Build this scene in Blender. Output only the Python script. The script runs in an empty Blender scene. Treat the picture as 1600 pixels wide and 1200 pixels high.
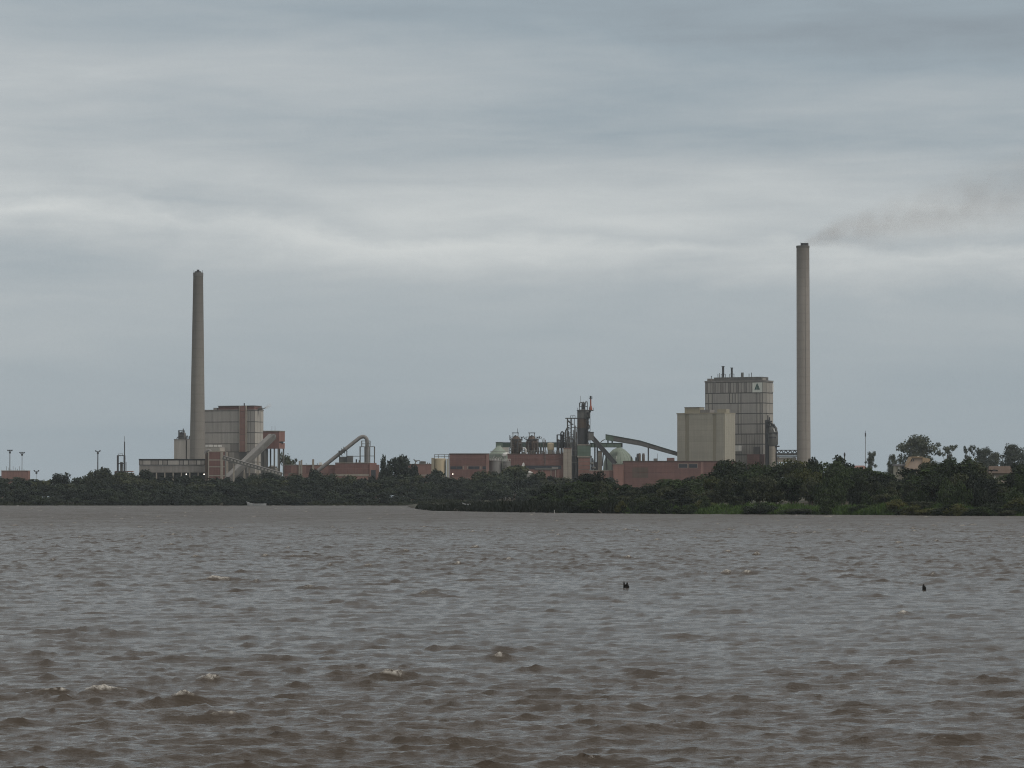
import bpy, math, random
import numpy as np
from mathutils import Vector, Matrix

R = math.radians
scene = bpy.context.scene
col = scene.collection

# ------------------------------------------------------------------ camera
CAM_H = 4.0
FPX = 5333.0                         # focal length in pixels of a 1600 px wide picture
PITCH = math.atan(173.6 / FPX)
cam_data = bpy.data.cameras.new('camera')
cam_data.sensor_width = 36.0
cam_data.lens = 36.0 * FPX / 1600.0
cam_data.clip_start = 0.5
cam_data.clip_end = 20000.0
cam = bpy.data.objects.new('camera', cam_data)
cam.location = (0, 0, CAM_H)
cam.rotation_euler = (math.pi / 2 + PITCH, 0, 0)
col.objects.link(cam)
scene.camera = cam

# ------------------------------------------------------------------ exposure and render settings
scene.view_settings.view_transform = 'Standard'
scene.view_settings.look = 'None'
scene.view_settings.exposure = 0.0
scene.view_settings.gamma = 1.0
scene.view_settings.use_curve_mapping = False
scene.render.engine = 'CYCLES'
cy = scene.cycles
cy.max_bounces = 5
cy.diffuse_bounces = 3
cy.glossy_bounces = 3
cy.transmission_bounces = 2
cy.volume_bounces = 1
cy.transparent_max_bounces = 4
cy.use_denoising = True
cy.use_adaptive_sampling = False
cy.denoising_prefilter = 'NONE'
cy.pixel_filter_type = 'BLACKMAN_HARRIS'
cy.filter_width = 1.1
cy.volume_step_rate = 1.0
cy.volume_max_steps = 96
cy.sample_clamp_indirect = 4.0
cy.caustics_reflective = False
cy.caustics_refractive = False

SUN_EL, SUN_AZ = R(48), R(122)       # azimuth from +Y towards +X: over the viewer's right shoulder

# ------------------------------------------------------------------ node helper
class NT:
    def __init__(self, tree):
        self.t = tree
        tree.nodes.clear()
    def n(self, kind, ins=None, **props):
        nd = self.t.nodes.new(kind)
        for k, v in props.items():
            setattr(nd, k, v)
        if ins:
            for k, v in ins.items():
                s = nd.inputs[k]
                if isinstance(v, bpy.types.NodeSocket):
                    self.t.links.new(v, s)
                else:
                    s.default_value = v
        return nd
    def m(self, op, a, b=None, c=None, clamp=False):
        nd = self.t.nodes.new('ShaderNodeMath')
        nd.operation = op
        nd.use_clamp = clamp
        for i, v in enumerate((a, b, c)):
            if v is None:
                continue
            if isinstance(v, bpy.types.NodeSocket):
                self.t.links.new(v, nd.inputs[i])
            else:
                nd.inputs[i].default_value = v
        return nd.outputs[0]
    def mix(self, fac, a, b, blend='MIX'):
        nd = self.t.nodes.new('ShaderNodeMix')
        nd.data_type = 'RGBA'
        nd.blend_type = blend
        for i, v in ((0, fac), (6, a), (7, b)):
            if isinstance(v, bpy.types.NodeSocket):
                self.t.links.new(v, nd.inputs[i])
            else:
                nd.inputs[i].default_value = v if i == 0 else (*v[:3], 1.0)
        return nd.outputs[2]
    def ramp(self, fac, stops, interp='LINEAR'):
        nd = self.t.nodes.new('ShaderNodeValToRGB')
        cr = nd.color_ramp
        cr.interpolation = interp
        while len(cr.elements) < len(stops):
            cr.elements.new(0.5)
        for e, (p, c) in zip(cr.elements, stops):
            e.position = p
            e.color = (c, c, c, 1) if isinstance(c, (int, float)) else (*c[:3], 1)
        self.t.links.new(fac, nd.inputs[0])
        return nd.outputs[0]
    def link(self, a, b):
        self.t.links.new(a, b)

def lin(r, g, b):
    f = lambda c: (c / 12.92 if c <= 0.04045 else ((c + 0.055) / 1.055) ** 2.4)
    return (f(r / 255), f(g / 255), f(b / 255))

# ------------------------------------------------------------------ sky
world = bpy.data.worlds.new('World')
scene.world = world
world.use_nodes = True
w = NT(world.node_tree)
SKY_STRENGTH = 0.1
sky = w.n('ShaderNodeTexSky', sky_type='NISHITA', sun_disc=False, sun_elevation=SUN_EL, sun_rotation=SUN_AZ, air_density=1.0, dust_density=2.0)
tc = w.n('ShaderNodeTexCoord')
sep = w.n('ShaderNodeSeparateXYZ', {0: tc.outputs['Generated']})
dx, dy, dz = sep.outputs
az = w.m('ARCTAN2', dx, dy)
el = w.m('MAXIMUM', w.m('ARCSINE', dz), 0.0)
# cloud deck seen in perspective: direction projected on a high flat layer
den = w.m('ADD', w.m('MAXIMUM', dz, 0.0), 0.05)
cpos = w.n('ShaderNodeCombineXYZ', {0: w.m('DIVIDE', dx, den), 1: w.m('DIVIDE', dy, den), 2: 0.0})
def wnoise(vec, scale, detail, rough, off, dist=0.0):
    mp = w.n('ShaderNodeMapping', {0: vec, 1: off})
    return w.n('ShaderNodeTexNoise', {'Vector': mp.outputs[0], 'Scale': scale, 'Detail': detail, 'Roughness': rough, 'Distortion': dist}).outputs[0]
n_big = wnoise(cpos.outputs[0], 0.55, 3.0, 0.5, (3.1, 7.7, 0), 0.4)
n_mid = wnoise(cpos.outputs[0], 1.1, 7.0, 0.58, (11.3, 2.2, 0), 0.3)
# long flat banks: noise over azimuth and elevation, stretched sideways
bpos = w.n('ShaderNodeCombineXYZ', {0: w.m('MULTIPLY', az, 6.5), 1: w.m('MULTIPLY', el, 34.0), 2: 0.0})
n_bank = wnoise(bpos.outputs[0], 1.0, 7.0, 0.52, (0.4, 5.3, 0), 0.5)
cpos2 = w.n('ShaderNodeCombineXYZ', {0: w.m('MULTIPLY', az, 30.0), 1: w.m('MULTIPLY', el, 70.0), 2: 0.0})
n_puff = wnoise(cpos2.outputs[0], 1.0, 7.0, 0.6, (8.4, 1.3, 0), 0.2)
# elevation of the banks sags a little towards the right and wobbles
wob = w.m('MULTIPLY', w.m('SUBTRACT', n_bank, 0.5), 0.019)
wob2 = w.m('MULTIPLY', w.m('SUBTRACT', n_puff, 0.5), 0.014)
tilt = w.m('MULTIPLY', az, 0.05)
elw = w.m('ADD', w.m('ADD', w.m('ADD', el, wob), wob2), tilt)
E = lambda y: (773.6 - y) / FPX / 0.2      # ramp position of an elevation (0..0.2 rad)
prof = w.ramp(w.m('MULTIPLY', elw, 5.0), [
    (E(773), 0.33), (E(650), 0.35), (E(520), 0.42), (E(445), 0.50), (E(405), 0.68), (E(378), 0.84),
    (E(355), 0.60), (E(325), 0.68), (E(280), 0.62), (E(235), 0.56), (E(195), 0.42), (E(140), 0.50),
    (E(95), 0.48), (E(30), 0.33), (E(-60), 0.32), (1.0, 0.5)])
t1 = w.m('ADD', prof, w.m('MULTIPLY', w.m('SUBTRACT', n_mid, 0.5), w.ramp(w.m('MULTIPLY', el, 5.0), [(0.0, 0.02), (E(560), 0.05), (E(430), 0.18), (E(350), 0.42), (1.0, 0.6)])))
t2 = w.m('ADD', t1, w.m('MULTIPLY', w.m('SUBTRACT', n_big, 0.5), w.ramp(w.m('MULTIPLY', el, 5.0), [(E(560), 0.06), (E(380), 0.20)])), clamp=False)
bank_mod = w.m('MULTIPLY', w.m('SUBTRACT', n_bank, 0.5), w.ramp(w.m('MULTIPLY', el, 5.0), [(0.0, 0.03), (E(480), 0.3), (E(300), 0.65), (1.0, 0.4)]))
side = w.m('MULTIPLY', w.m('MULTIPLY', az, -0.75), w.ramp(w.m('MULTIPLY', el, 5.0), [(E(420), 0.1), (E(120), 1.0), (1.0, 0.0)]))
# a low cumulus bank on the left
cum = w.m('MULTIPLY', w.ramp(w.m('ADD', az, 0.5), [(0.345, 1.0), (0.405, 0.0)]), w.ramp(w.m('ADD', w.m('MULTIPLY', el, 5.0), w.m('MULTIPLY', w.m('SUBTRACT', n_puff, 0.5), 0.10)), [(E(720), 0.0), (E(560), 0.5), (E(470), 1.0), (E(452), 0.0)]))
spos = w.n('ShaderNodeCombineXYZ', {0: w.m('MULTIPLY', az, 13.0), 1: w.m('MULTIPLY', el, 120.0), 2: 3.7})
n_str = wnoise(spos.outputs[0], 1.0, 6.0, 0.55, (2.2, 9.1, 0), 0.7)
strk = w.m('MULTIPLY', w.m('SUBTRACT', n_str, 0.5), w.ramp(w.m('MULTIPLY', el, 5.0), [(E(470), 0.0), (E(400), 0.25), (E(250), 0.38), (E(0), 0.18), (1.0, 0.1)]))
tt = w.m('ADD', w.m('ADD', w.m('ADD', w.m('ADD', t2, strk), bank_mod), side), w.m('MULTIPLY', cum, 0.10), clamp=True)
cloud = w.ramp(tt, [(0.0, lin(129, 137, 145)), (0.30, lin(154, 166, 174)), (0.6, lin(183, 189, 192)), (1.0, lin(214, 217, 216))])
cloud = w.mix(w.ramp(el, [(0.15, 0.0), (0.45, 1.0)]), cloud, w.mix(1.0, cloud, (1.10, 0.98, 0.90), 'MULTIPLY'))
cloud_s = w.mix(1.0, cloud, (1 / SKY_STRENGTH,) * 3, 'MULTIPLY')
both = w.mix(0.94, sky.outputs[0], cloud_s)
bg = w.n('ShaderNodeBackground', {0: both, 1: SKY_STRENGTH})
wo = w.n('ShaderNodeOutputWorld', {0: bg.outputs[0]})

# ------------------------------------------------------------------ sun behind the overcast
sd = bpy.data.lights.new('sun', 'SUN')
sd.energy = 1.4
sd.angle = R(25)
sd.color = (1.0, 0.95, 0.88)
so = bpy.data.objects.new('sun', sd)
sdir = Vector((math.sin(SUN_AZ) * math.cos(SUN_EL), math.cos(SUN_AZ) * math.cos(SUN_EL), math.sin(SUN_EL)))
so.rotation_euler = (-sdir).to_track_quat('-Z', 'Y').to_euler()
so.location = (200, -200, 300)
col.objects.link(so)

# ------------------------------------------------------------------ place helpers
def s_of(D):
    return D / FPX
def X(px, D):
    return (px - 800.0) * D / FPX
def Z(py, D):
    return CAM_H + D * math.tan(PITCH + math.atan((600.0 - py) / FPX))

def smooth(a, b, v):
    t = np.clip((v - a) / (b - a), 0, 1)
    return t * t * (3 - 2 * t)

SH_X = np.array([-400, -45, -32, -25, -20, -8, 5, 14, 26, 53, 100, 150, 900])
SH_Y = np.array([9e3, 1400, 1060, 935, 862, 815, 775, 752, 730, 700, 648, 640, 600])
def shore_near(x):
    return np.interp(x, SH_X, SH_Y)
def shore_far(x):
    return 1302 + 4 * np.sin(x * 0.037) + 2 * np.sin(x * 0.13 + 1)
def gz(x, y):
    """height of the land (below zero under water)"""
    x = np.asarray(x, float); y = np.asarray(y, float)
    wob = 1.5 * np.sin(x * 0.21 + y * 0.07) + 0.8 * np.sin(x * 0.57)
    a = smooth(-6, 7, y - shore_far(x) + wob)
    b = smooth(-6, 7, np.minimum(y - shore_near(x) + wob, 40) )
    b = b * smooth(-60, -22, x + np.clip((y - 900) * 0.02, -10, 40))
    land = np.maximum(a, b)
    rise = 1.2 * smooth(10, 60, y - shore_far(x))
    rise2 = smooth(25, 110, x) * smooth(30, 200, y - shore_near(x)) * 4.5 * (1 - smooth(1050, 1250, y))
    bump = 0.25 * np.sin(x * 0.11 + 2) * np.sin(y * 0.09)
    return -2.2 + land * (2.9 + rise + rise2 + bump)

# ------------------------------------------------------------------ mesh helpers
class MB:
    def __init__(self):
        self.v = []; self.f = []; self.sm = False
    def quad(self, pts):
        i = len(self.v); self.v += [tuple(p) for p in pts]; self.f.append(tuple(range(i, i + len(pts))))
        return self
    def box(self, x0, x1, y0, y1, z0, z1):
        i = len(self.v)
        self.v += [(x0, y0, z0), (x1, y0, z0), (x1, y1, z0), (x0, y1, z0), (x0, y0, z1), (x1, y0, z1), (x1, y1, z1), (x0, y1, z1)]
        self.f += [(i, i + 3, i + 2, i + 1), (i + 4, i + 5, i + 6, i + 7), (i, i + 1, i + 5, i + 4), (i + 1, i + 2, i + 6, i + 5), (i + 2, i + 3, i + 7, i + 6), (i + 3, i, i + 4, i + 7)]
        return self
    def tube(self, a, b, r0, r1=None, n=10, caps=True):
        a = Vector(a); b = Vector(b); r1 = r0 if r1 is None else r1
        d = (b - a).normalized()
        u = d.cross(Vector((0, 0, 1)))
        if u.length < 1e-4:
            u = Vector((1, 0, 0))
        u.normalize(); v = d.cross(u)
        i = len(self.v)
        for k in range(n):
            t = 2 * math.pi * k / n
            o = u * math.cos(t) + v * math.sin(t)
            self.v.append(tuple(a + o * r0)); self.v.append(tuple(b + o * r1))
        for k in range(n):
            p = i + 2 * k; q = i + 2 * ((k + 1) % n)
            self.f.append((p, p + 1, q + 1, q))
        if caps:
            self.f.append(tuple(i + 2 * k for k in range(n)))
            self.f.append(tuple(i + 2 * k + 1 for k in reversed(range(n))))
        return self
    def path(self, pts, r, n=10):
        pts = [Vector(p) for p in pts]
        i0 = len(self.v)
        for j, p in enumerate(pts):
            d = (pts[min(j + 1, len(pts) - 1)] - pts[max(j - 1, 0)]).normalized()
            u = d.cross(Vector((0, 1, 0)))
            if u.length < 1e-3:
                u = Vector((1, 0, 0))
            u.normalize(); v = d.cross(u)
            rr = r[j] if isinstance(r, (list, tuple)) else r
            for k in range(n):
                t = 2 * math.pi * k / n
                self.v.append(tuple(p + (u * math.cos(t) + v * math.sin(t)) * rr))
        for j in range(len(pts) - 1):
            for k in range(n):
                a = i0 + j * n + k; b = i0 + j * n + (k + 1) % n
                self.f.append((a, b, b + n, a + n))
        self.f.append(tuple(i0 + k for k in reversed(range(n))))
        self.f.append(tuple(i0 + (len(pts) - 1) * n + k for k in range(n)))
        return self
    def lathe(self, prof, n=28, c=(0, 0)):
        i0 = len(self.v)
        for (r, z) in prof:
            for k in range(n):
                t = 2 * math.pi * k / n
                self.v.append((c[0] + r * math.cos(t), c[1] + r * math.sin(t), z))
        for j in range(len(prof) - 1):
            for k in range(n):
                a = i0 + j * n + k; b = i0 + j * n + (k + 1) % n
                self.f.append((a, b, b + n, a + n))
        self.f.append(tuple(i0 + k for k in reversed(range(n))))
        self.f.append(tuple(i0 + (len(prof) - 1) * n + k for k in range(n)))
        return self
    def beam(self, a, b, w, h):
        """box running from a to b, w wide across and h high"""
        a = Vector(a); b = Vector(b)
        d = (b - a).normalized()
        side = d.cross(Vector((0, 0, 1)))
        if side.length < 1e-4:
            side = Vector((1, 0, 0))
        side.normalize(); up = side.cross(d)
        i = len(self.v)
        for p in (a, b):
            for (su, sv) in ((-1, -1), (1, -1), (1, 1), (-1, 1)):
                self.v.append(tuple(p + side * (su * w / 2) + up * (sv * h / 2)))
        self.f += [(i, i + 1, i + 2, i + 3), (i + 7, i + 6, i + 5, i + 4)]
        for k in range(4):
            q = (k + 1) % 4
            self.f.append((i + k, i + 4 + k, i + 4 + q, i + q))
        return self
    def prism(self, poly, y0, y1):
        """polygon in x,z extruded along y"""
        i = len(self.v); n = len(poly)
        self.v += [(p[0], y0, p[1]) for p in poly] + [(p[0], y1, p[1]) for p in poly]
        self.f.append(tuple(i + k for k in range(n)))
        self.f.append(tuple(i + n + k for k in reversed(range(n))))
        for k in range(n):
            q = (k + 1) % n
            self.f.append((i + q, i + k, i + n + k, i + n + q))
        return self
    def build(self, name, mat, parent=None, smooth=False):
        me = bpy.data.meshes.new(name)
        me.from_pydata(self.v, [], self.f)
        import bmesh
        bm = bmesh.new(); bm.from_mesh(me)
        bmesh.ops.recalc_face_normals(bm, faces=bm.faces)
        bm.to_mesh(me); bm.free()
        me.materials.append(mat)
        o = bpy.data.objects.new(name, me)
        col.objects.link(o)
        if parent is not None:
            o.parent = parent
        if smooth:
            me.polygons.foreach_set('use_smooth', [True] * len(me.polygons))
            try:
                me.set_sharp_from_angle(angle=R(40))
            except Exception:
                pass
        return o

def tag(o, label, cat, group=None, kind=None):
    if label: o['label'] = label
    if cat: o['category'] = cat
    if group: o['group'] = group
    if kind: o['kind'] = kind
    return o

def thing(name, label, cat, loc, rz=0.0, group=None):
    o = bpy.data.objects.new(name, None)
    o.empty_display_size = 1.0
    o.location = loc; o.rotation_euler = (0, 0, rz)
    col.objects.link(o)
    return tag(o, label, cat, group)

_unit = {}
def unit_box(mat):
    if mat.name not in _unit:
        m = MB().box(-.5, .5, -.5, .5, -.5, .5)
        me = bpy.data.meshes.new('panel')
        me.from_pydata(m.v, [], m.f)
        me.materials.append(mat)
        _unit[mat.name] = me
    return _unit[mat.name]
def piece(name, mat, parent, x0, x1, y0, y1, z0, z1):
    o = bpy.data.objects.new(name, unit_box(mat))
    o.location = ((x0 + x1) / 2, (y0 + y1) / 2, (z0 + z1) / 2)
    o.scale = (abs(x1 - x0), abs(y1 - y0), abs(z1 - z0))
    col.objects.link(o)
    o.parent = parent
    return o

# ------------------------------------------------------------------ materials
M = {}
def mat_wall(name, base, var=0.18, rough=0.85, streak=0.25, scale=0.35, bands=0.0, band_h=1.0, spec=0.25, soot=None):
    m = bpy.data.materials.new(name); m.use_nodes = True
    g = NT(m.node_tree)
    tc = g.n('ShaderNodeTexCoord')
    ge = g.n('ShaderNodeNewGeometry')
    mp = g.n('ShaderNodeMapping', {0: ge.outputs['Position'], 3: (scale, scale, scale)})
    n1 = g.n('ShaderNodeTexNoise', {'Vector': mp.outputs[0], 'Scale': 1.0, 'Detail': 6.0, 'Roughness': 0.6}).outputs[0]
    mp2 = g.n('ShaderNodeMapping', {0: ge.outputs['Position'], 3: (1.1, 1.1, 0.06)})
    n2 = g.n('ShaderNodeTexNoise', {'Vector': mp2.outputs[0], 'Scale': 1.0, 'Detail': 4.0, 'Roughness': 0.6}).outputs[0]
    v = g.m('ADD', 1.0, g.m('MULTIPLY', g.m('SUBTRACT', n1, 0.5), 2 * var))
    v = g.m('MULTIPLY', v, g.m('ADD', 1.0, g.m('MULTIPLY', g.m('SUBTRACT', n2, 0.5), 2 * streak)))
    oi = g.n('ShaderNodeObjectInfo')
    v = g.m('MULTIPLY', v, g.m('ADD', 0.95, g.m('MULTIPLY', oi.outputs['Random'], 0.10)))
    if bands:
        sp = g.n('ShaderNodeSeparateXYZ', {0: ge.outputs['Position']})
        fr = g.m('FRACT', g.m('DIVIDE', sp.outputs[2], band_h))
        ln = g.m('LESS_THAN', fr, 0.16)
        v = g.m('MULTIPLY', v, g.m('SUBTRACT', 1.0, g.m('MULTIPLY', ln, bands)))
    if soot:
        sp2 = g.n('ShaderNodeSeparateXYZ', {0: ge.outputs['Position']})
        st = g.m('DIVIDE', g.m('SUBTRACT', g.m('ADD', sp2.outputs[2], g.m('MULTIPLY', n2, 14.0)), soot[0] + 7.0), soot[1] - soot[0], clamp=True)
        v = g.m('MULTIPLY', v, g.m('SUBTRACT', 1.0, g.m('MULTIPLY', st, soot[2])))
    cc = g.n('ShaderNodeCombineXYZ', {0: v, 1: v, 2: v})
    c = g.mix(1.0, base, cc.outputs[0], 'MULTIPLY')
    nb = g.n('ShaderNodeTexNoise', {'Vector': ge.outputs['Position'], 'Scale': 3.0, 'Detail': 3.0}).outputs[0]
    bp = g.n('ShaderNodeBump', {'Strength': 0.25, 'Distance': 0.05, 'Height': nb})
    b = g.n('ShaderNodeBsdfPrincipled', {'Base Color': c, 'Roughness': rough, 'Normal': bp.outputs[0], 'Specular IOR Level': spec})
    g.n('ShaderNodeOutputMaterial', {0: b.outputs[0]})
    M[name] = m
    return m
mat_wall('concrete', (0.33, 0.295, 0.25), bands=0.10, band_h=1.5)
mat_wall('chimney_concrete', (0.235, 0.218, 0.195), var=0.14, streak=0.10, soot=(55, 105, 0.45), bands=0.07, band_h=4.0)
mat_wall('chimney_concrete_light', (0.31, 0.28, 0.25), var=0.12, streak=0.07, soot=(94, 112, 0.35), bands=0.07, band_h=4.0)
mat_wall('cladding', (0.355, 0.335, 0.31), var=0.12, streak=0.3)
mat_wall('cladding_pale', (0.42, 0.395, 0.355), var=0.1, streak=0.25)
mat_wall('cladding_dark', (0.135, 0.13, 0.125), var=0.15)
mat_wall('cladding_mid', (0.235, 0.22, 0.205), var=0.15, streak=0.35)
mat_wall('cream_concrete', (0.395, 0.37, 0.305), var=0.10, streak=0.22, bands=0.05, band_h=1.05)
mat_wall('cream_recess', (0.33, 0.30, 0.23), var=0.10, streak=0.2)
mat_wall('cream_paint', (0.50, 0.42, 0.29), var=0.12, streak=0.25)
mat_wall('brick', (0.178, 0.098, 0.087), var=0.22, streak=0.3, bands=0.12, band_h=0.9)
mat_wall('brick_pale', (0.26, 0.145, 0.122), var=0.2, streak=0.3, bands=0.1, band_h=0.9)
mat_wall('brick_dusty', (0.25, 0.15, 0.13), var=0.2, streak=0.35)
mat_wall('red_roofing', (0.17, 0.10, 0.09), var=0.2)
mat_wall('steel_dark', (0.055, 0.055, 0.058), var=0.3, rough=0.6, spec=0.4)
mat_wall('steel_mid', (0.15, 0.145, 0.135), var=0.3, rough=0.6)
mat_wall('steel_rust', (0.115, 0.085, 0.068), var=0.35, rough=0.8)
mat_wall('duct_grey', (0.225, 0.215, 0.205), var=0.12, rough=0.6)
mat_wall('green_paint', (0.125, 0.17, 0.135), var=0.2, rough=0.6)
mat_wall('green_pale', (0.25, 0.295, 0.245), var=0.15, rough=0.6)
mat_wall('green_dark', (0.055, 0.085, 0.068), var=0.2, rough=0.6)
mat_wall('red_oxide', (0.34, 0.11, 0.07), var=0.2, rough=0.6)
mat_wall('white_paint', (0.70, 0.69, 0.66), var=0.08, rough=0.5)
mat_wall('boat_white', (0.62, 0.64, 0.64), var=0.1, rough=0.4, scale=1.5)
mat_wall('boat_inside', (0.22, 0.20, 0.18), var=0.2, scale=1.5)
mat_wall('sign_white', (0.66, 0.68, 0.62), var=0.05, rough=0.5)
mat_wall('emblem_green', (0.035, 0.10, 0.085), var=0.08, rough=0.5)
mat_wall('window_glass', (0.035, 0.037, 0.045), var=0.2, rough=0.15, spec=0.5)
mat_wall('peach_wall', (0.43, 0.34, 0.28), var=0.08)
mat_wall('peach_trim', (0.36, 0.27, 0.18), var=0.08)
mat_wall('roof_grey', (0.20, 0.20, 0.21), var=0.15)
mat_wall('timber', (0.25, 0.22, 0.18), var=0.2, scale=1.5)
mat_wall('wet_timber', (0.012, 0.010, 0.008), var=0.3, rough=0.5, scale=6.0)
mat_wall('bark', (0.10, 0.08, 0.06), var=0.3, scale=2.0)

def mat_lamp():
    m = bpy.data.materials.new('lamp_glow'); m.use_nodes = True
    g = NT(m.node_tree)
    e = g.n('ShaderNodeEmission', {0: (1.0, 0.93, 0.8, 1), 1: 3.0})
    g.n('ShaderNodeOutputMaterial', {0: e.outputs[0]})
    M['lamp'] = m
mat_lamp()

def mat_leaf(name, c0, c1, trans=0.25):
    m = bpy.data.materials.new(name); m.use_nodes = True
    g = NT(m.node_tree)
    ge = g.n('ShaderNodeNewGeometry')
    oi = g.n('ShaderNodeObjectInfo')
    tc = g.n('ShaderNodeTexCoord')
    n1 = g.n('ShaderNodeTexNoise', {'Vector': tc.outputs['Object'], 'Scale': 0.45, 'Detail': 3.0}).outputs[0]
    f = g.m('ADD', g.m('MULTIPLY', ge.outputs['Random Per Island'], 0.35), g.m('MULTIPLY', g.m('SUBTRACT', n1, 0.25), 0.9))
    f = g.m('ADD', f, g.m('MULTIPLY', g.m('SUBTRACT', oi.outputs['Random'], 0.5), 1.0), clamp=True)
    c = g.mix(f, c0, c1)
    d = g.n('ShaderNodeBsdfPrincipled', {'Base Color': c, 'Roughness': 0.6, 'Specular IOR Level': 0.25})
    t = g.n('ShaderNodeBsdfTranslucent', {0: c})
    mx = g.n('ShaderNodeMixShader', {0: trans, 1: d.outputs[0], 2: t.outputs[0]})
    g.n('ShaderNodeOutputMaterial', {0: mx.outputs[0]})
    M[name] = m
mat_leaf('leaf_far', (0.013, 0.020, 0.013), (0.040, 0.056, 0.028))
mat_leaf('leaf_near', (0.007, 0.013, 0.006), (0.042, 0.068, 0.017))
mat_leaf('leaf_yellow', (0.035, 0.048, 0.012), (0.120, 0.115, 0.025))
mat_leaf('leaf_olive', (0.022, 0.030, 0.014), (0.072, 0.082, 0.034))
mat_leaf('leaf_gum', (0.045, 0.055, 0.035), (0.085, 0.095, 0.055))
mat_leaf('grass_blade', (0.030, 0.062, 0.014), (0.10, 0.165, 0.038), 0.3)
mat_leaf('reed_blade', (0.012, 0.017, 0.008), (0.040, 0.048, 0.020), 0.3)

def mat_ground():
    m = bpy.data.materials.new('ground'); m.use_nodes = True
    g = NT(m.node_tree)
    ge = g.n('ShaderNodeNewGeometry')
    n1 = g.n('ShaderNodeTexNoise', {'Vector': ge.outputs['Position'], 'Scale': 0.12, 'Detail': 6.0}).outputs[0]
    c = g.mix(g.ramp(n1, [(0.35, 0.0), (0.65, 1.0)]), (0.035, 0.045, 0.022), (0.075, 0.062, 0.042))
    sp = g.n('ShaderNodeSeparateXYZ', {0: ge.outputs['Position']})
    wet = g.ramp(g.m('MULTIPLY', g.m('ADD', sp.outputs[2], 0.5), 0.6), [(0.3, 1.0), (0.75, 0.0)])
    c = g.mix(wet, c, (0.030, 0.024, 0.018))
    b = g.n('ShaderNodeBsdfPrincipled', {'Base Color': c, 'Roughness': 0.95})
    g.n('ShaderNodeOutputMaterial', {0: b.outputs[0]})
    M['ground'] = m
mat_ground()

def mat_water():
    m = bpy.data.materials.new('water'); m.use_nodes = True
    g = NT(m.node_tree)
    ge = g.n('ShaderNodeNewGeometry')
    mp = g.n('ShaderNodeMapping', {0: ge.outputs['Position'], 2: (0, 0, R(-14)), 3: (0.55, 1.35, 1.0)})
    r1 = g.n('ShaderNodeTexNoise', {'Vector': mp.outputs[0], 'Scale': 3.4, 'Detail': 4.0, 'Roughness': 0.6, 'Distortion': 0.6}).outputs[0]
    r2 = g.n('ShaderNodeTexNoise', {'Vector': mp.outputs[0], 'Scale': 0.9, 'Detail': 4.0, 'Roughness': 0.6, 'Distortion': 0.3}).outputs[0]
    ch_ = g.n('ShaderNodeAttribute', attribute_name='unresolved_chop')
    b1 = g.n('ShaderNodeBump', {'Strength': 0.7, 'Distance': g.m('ADD', 0.03, g.m('MULTIPLY', ch_.outputs['Fac'], 0.40)), 'Height': r2})
    b2 = g.n('ShaderNodeBump', {'Strength': 0.8, 'Distance': 0.075, 'Height': r1, 'Normal': b1.outputs[0]})
    pat = g.n('ShaderNodeTexNoise', {'Vector': ge.outputs['Position'], 'Scale': 0.03, 'Detail': 3.0}).outputs[0]
    c = g.mix(pat, (0.052, 0.041, 0.030), (0.070, 0.055, 0.041))
    at = g.n('ShaderNodeAttribute', attribute_name='foam')
    fn = g.n('ShaderNodeTexNoise', {'Vector': ge.outputs['Position'], 'Scale': 9.0, 'Detail': 4.0, 'Roughness': 0.7}).outputs[0]
    ff = g.m('MULTIPLY', at.outputs['Fac'], g.ramp(fn, [(0.38, 0.0), (0.62, 1.0)]), clamp=True)
    c = g.mix(ff, c, (0.72, 0.69, 0.63))
    gm = g.n('ShaderNodeMapping', {0: ge.outputs['Position'], 3: (0.10, 0.035, 1.0)})
    gust = g.n('ShaderNodeTexNoise', {'Vector': gm.outputs[0], 'Scale': 1.0, 'Detail': 5.0, 'Roughness': 0.65}).outputs[0]
    rough = g.m('ADD', g.m('ADD', g.m('ADD', 0.14, g.m('MULTIPLY', g.m('SUBTRACT', gust, 0.5), 0.30)), g.m('MULTIPLY', ch_.outputs['Fac'], 0.24)), g.m('MULTIPLY', ff, 0.5))
    b = g.n('ShaderNodeBsdfPrincipled', {'Base Color': c, 'Roughness': rough, 'IOR': 1.33, 'Specular IOR Level': 0.38, 'Normal': b2.outputs[0]})
    g.n('ShaderNodeOutputMaterial', {0: b.outputs[0]})
    M['water'] = m
mat_water()

# ------------------------------------------------------------------ ground: one sheet
def grid_mesh(name, XX, YY, ZZ, mat, smooth=True, attr=None):
    nr, nc = XX.shape
    co = np.stack([XX, YY, ZZ], -1).reshape(-1, 3).astype(np.float32)
    idx = np.arange(nr * nc, dtype=np.int32).reshape(nr, nc)
    q = np.stack([idx[:-1, :-1], idx[:-1, 1:], idx[1:, 1:], idx[1:, :-1]], -1).reshape(-1, 4)
    me = bpy.data.meshes.new(name)
    me.vertices.add(len(co)); me.vertices.foreach_set('co', co.ravel())
    me.loops.add(q.size); me.loops.foreach_set('vertex_index', q.ravel())
    me.polygons.add(len(q))
    me.polygons.foreach_set('loop_start', np.arange(0, q.size, 4, dtype=np.int32))
    me.polygons.foreach_set('loop_total', np.full(len(q), 4, np.int32))
    if smooth:
        me.polygons.foreach_set('use_smooth', np.ones(len(q), bool))
    me.update(calc_edges=True)
    if attr is not None:
        a = me.attributes.new('foam', 'FLOAT', 'POINT')
        a.data.foreach_set('value', attr.ravel().astype(np.float32))
    me.materials.append(mat)
    o = bpy.data.objects.new(name, me)
    col.objects.link(o)
    return o
gx = np.concatenate([np.linspace(-1000, -260, 25), np.arange(-250, 270, 3.0), np.linspace(275, 1000, 25)])
gy = np.concatenate([np.arange(560, 1010, 3.0), np.arange(1012, 1290, 8.0), np.arange(1291, 1400, 3.0), np.linspace(1405, 1950, 40)])
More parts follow.
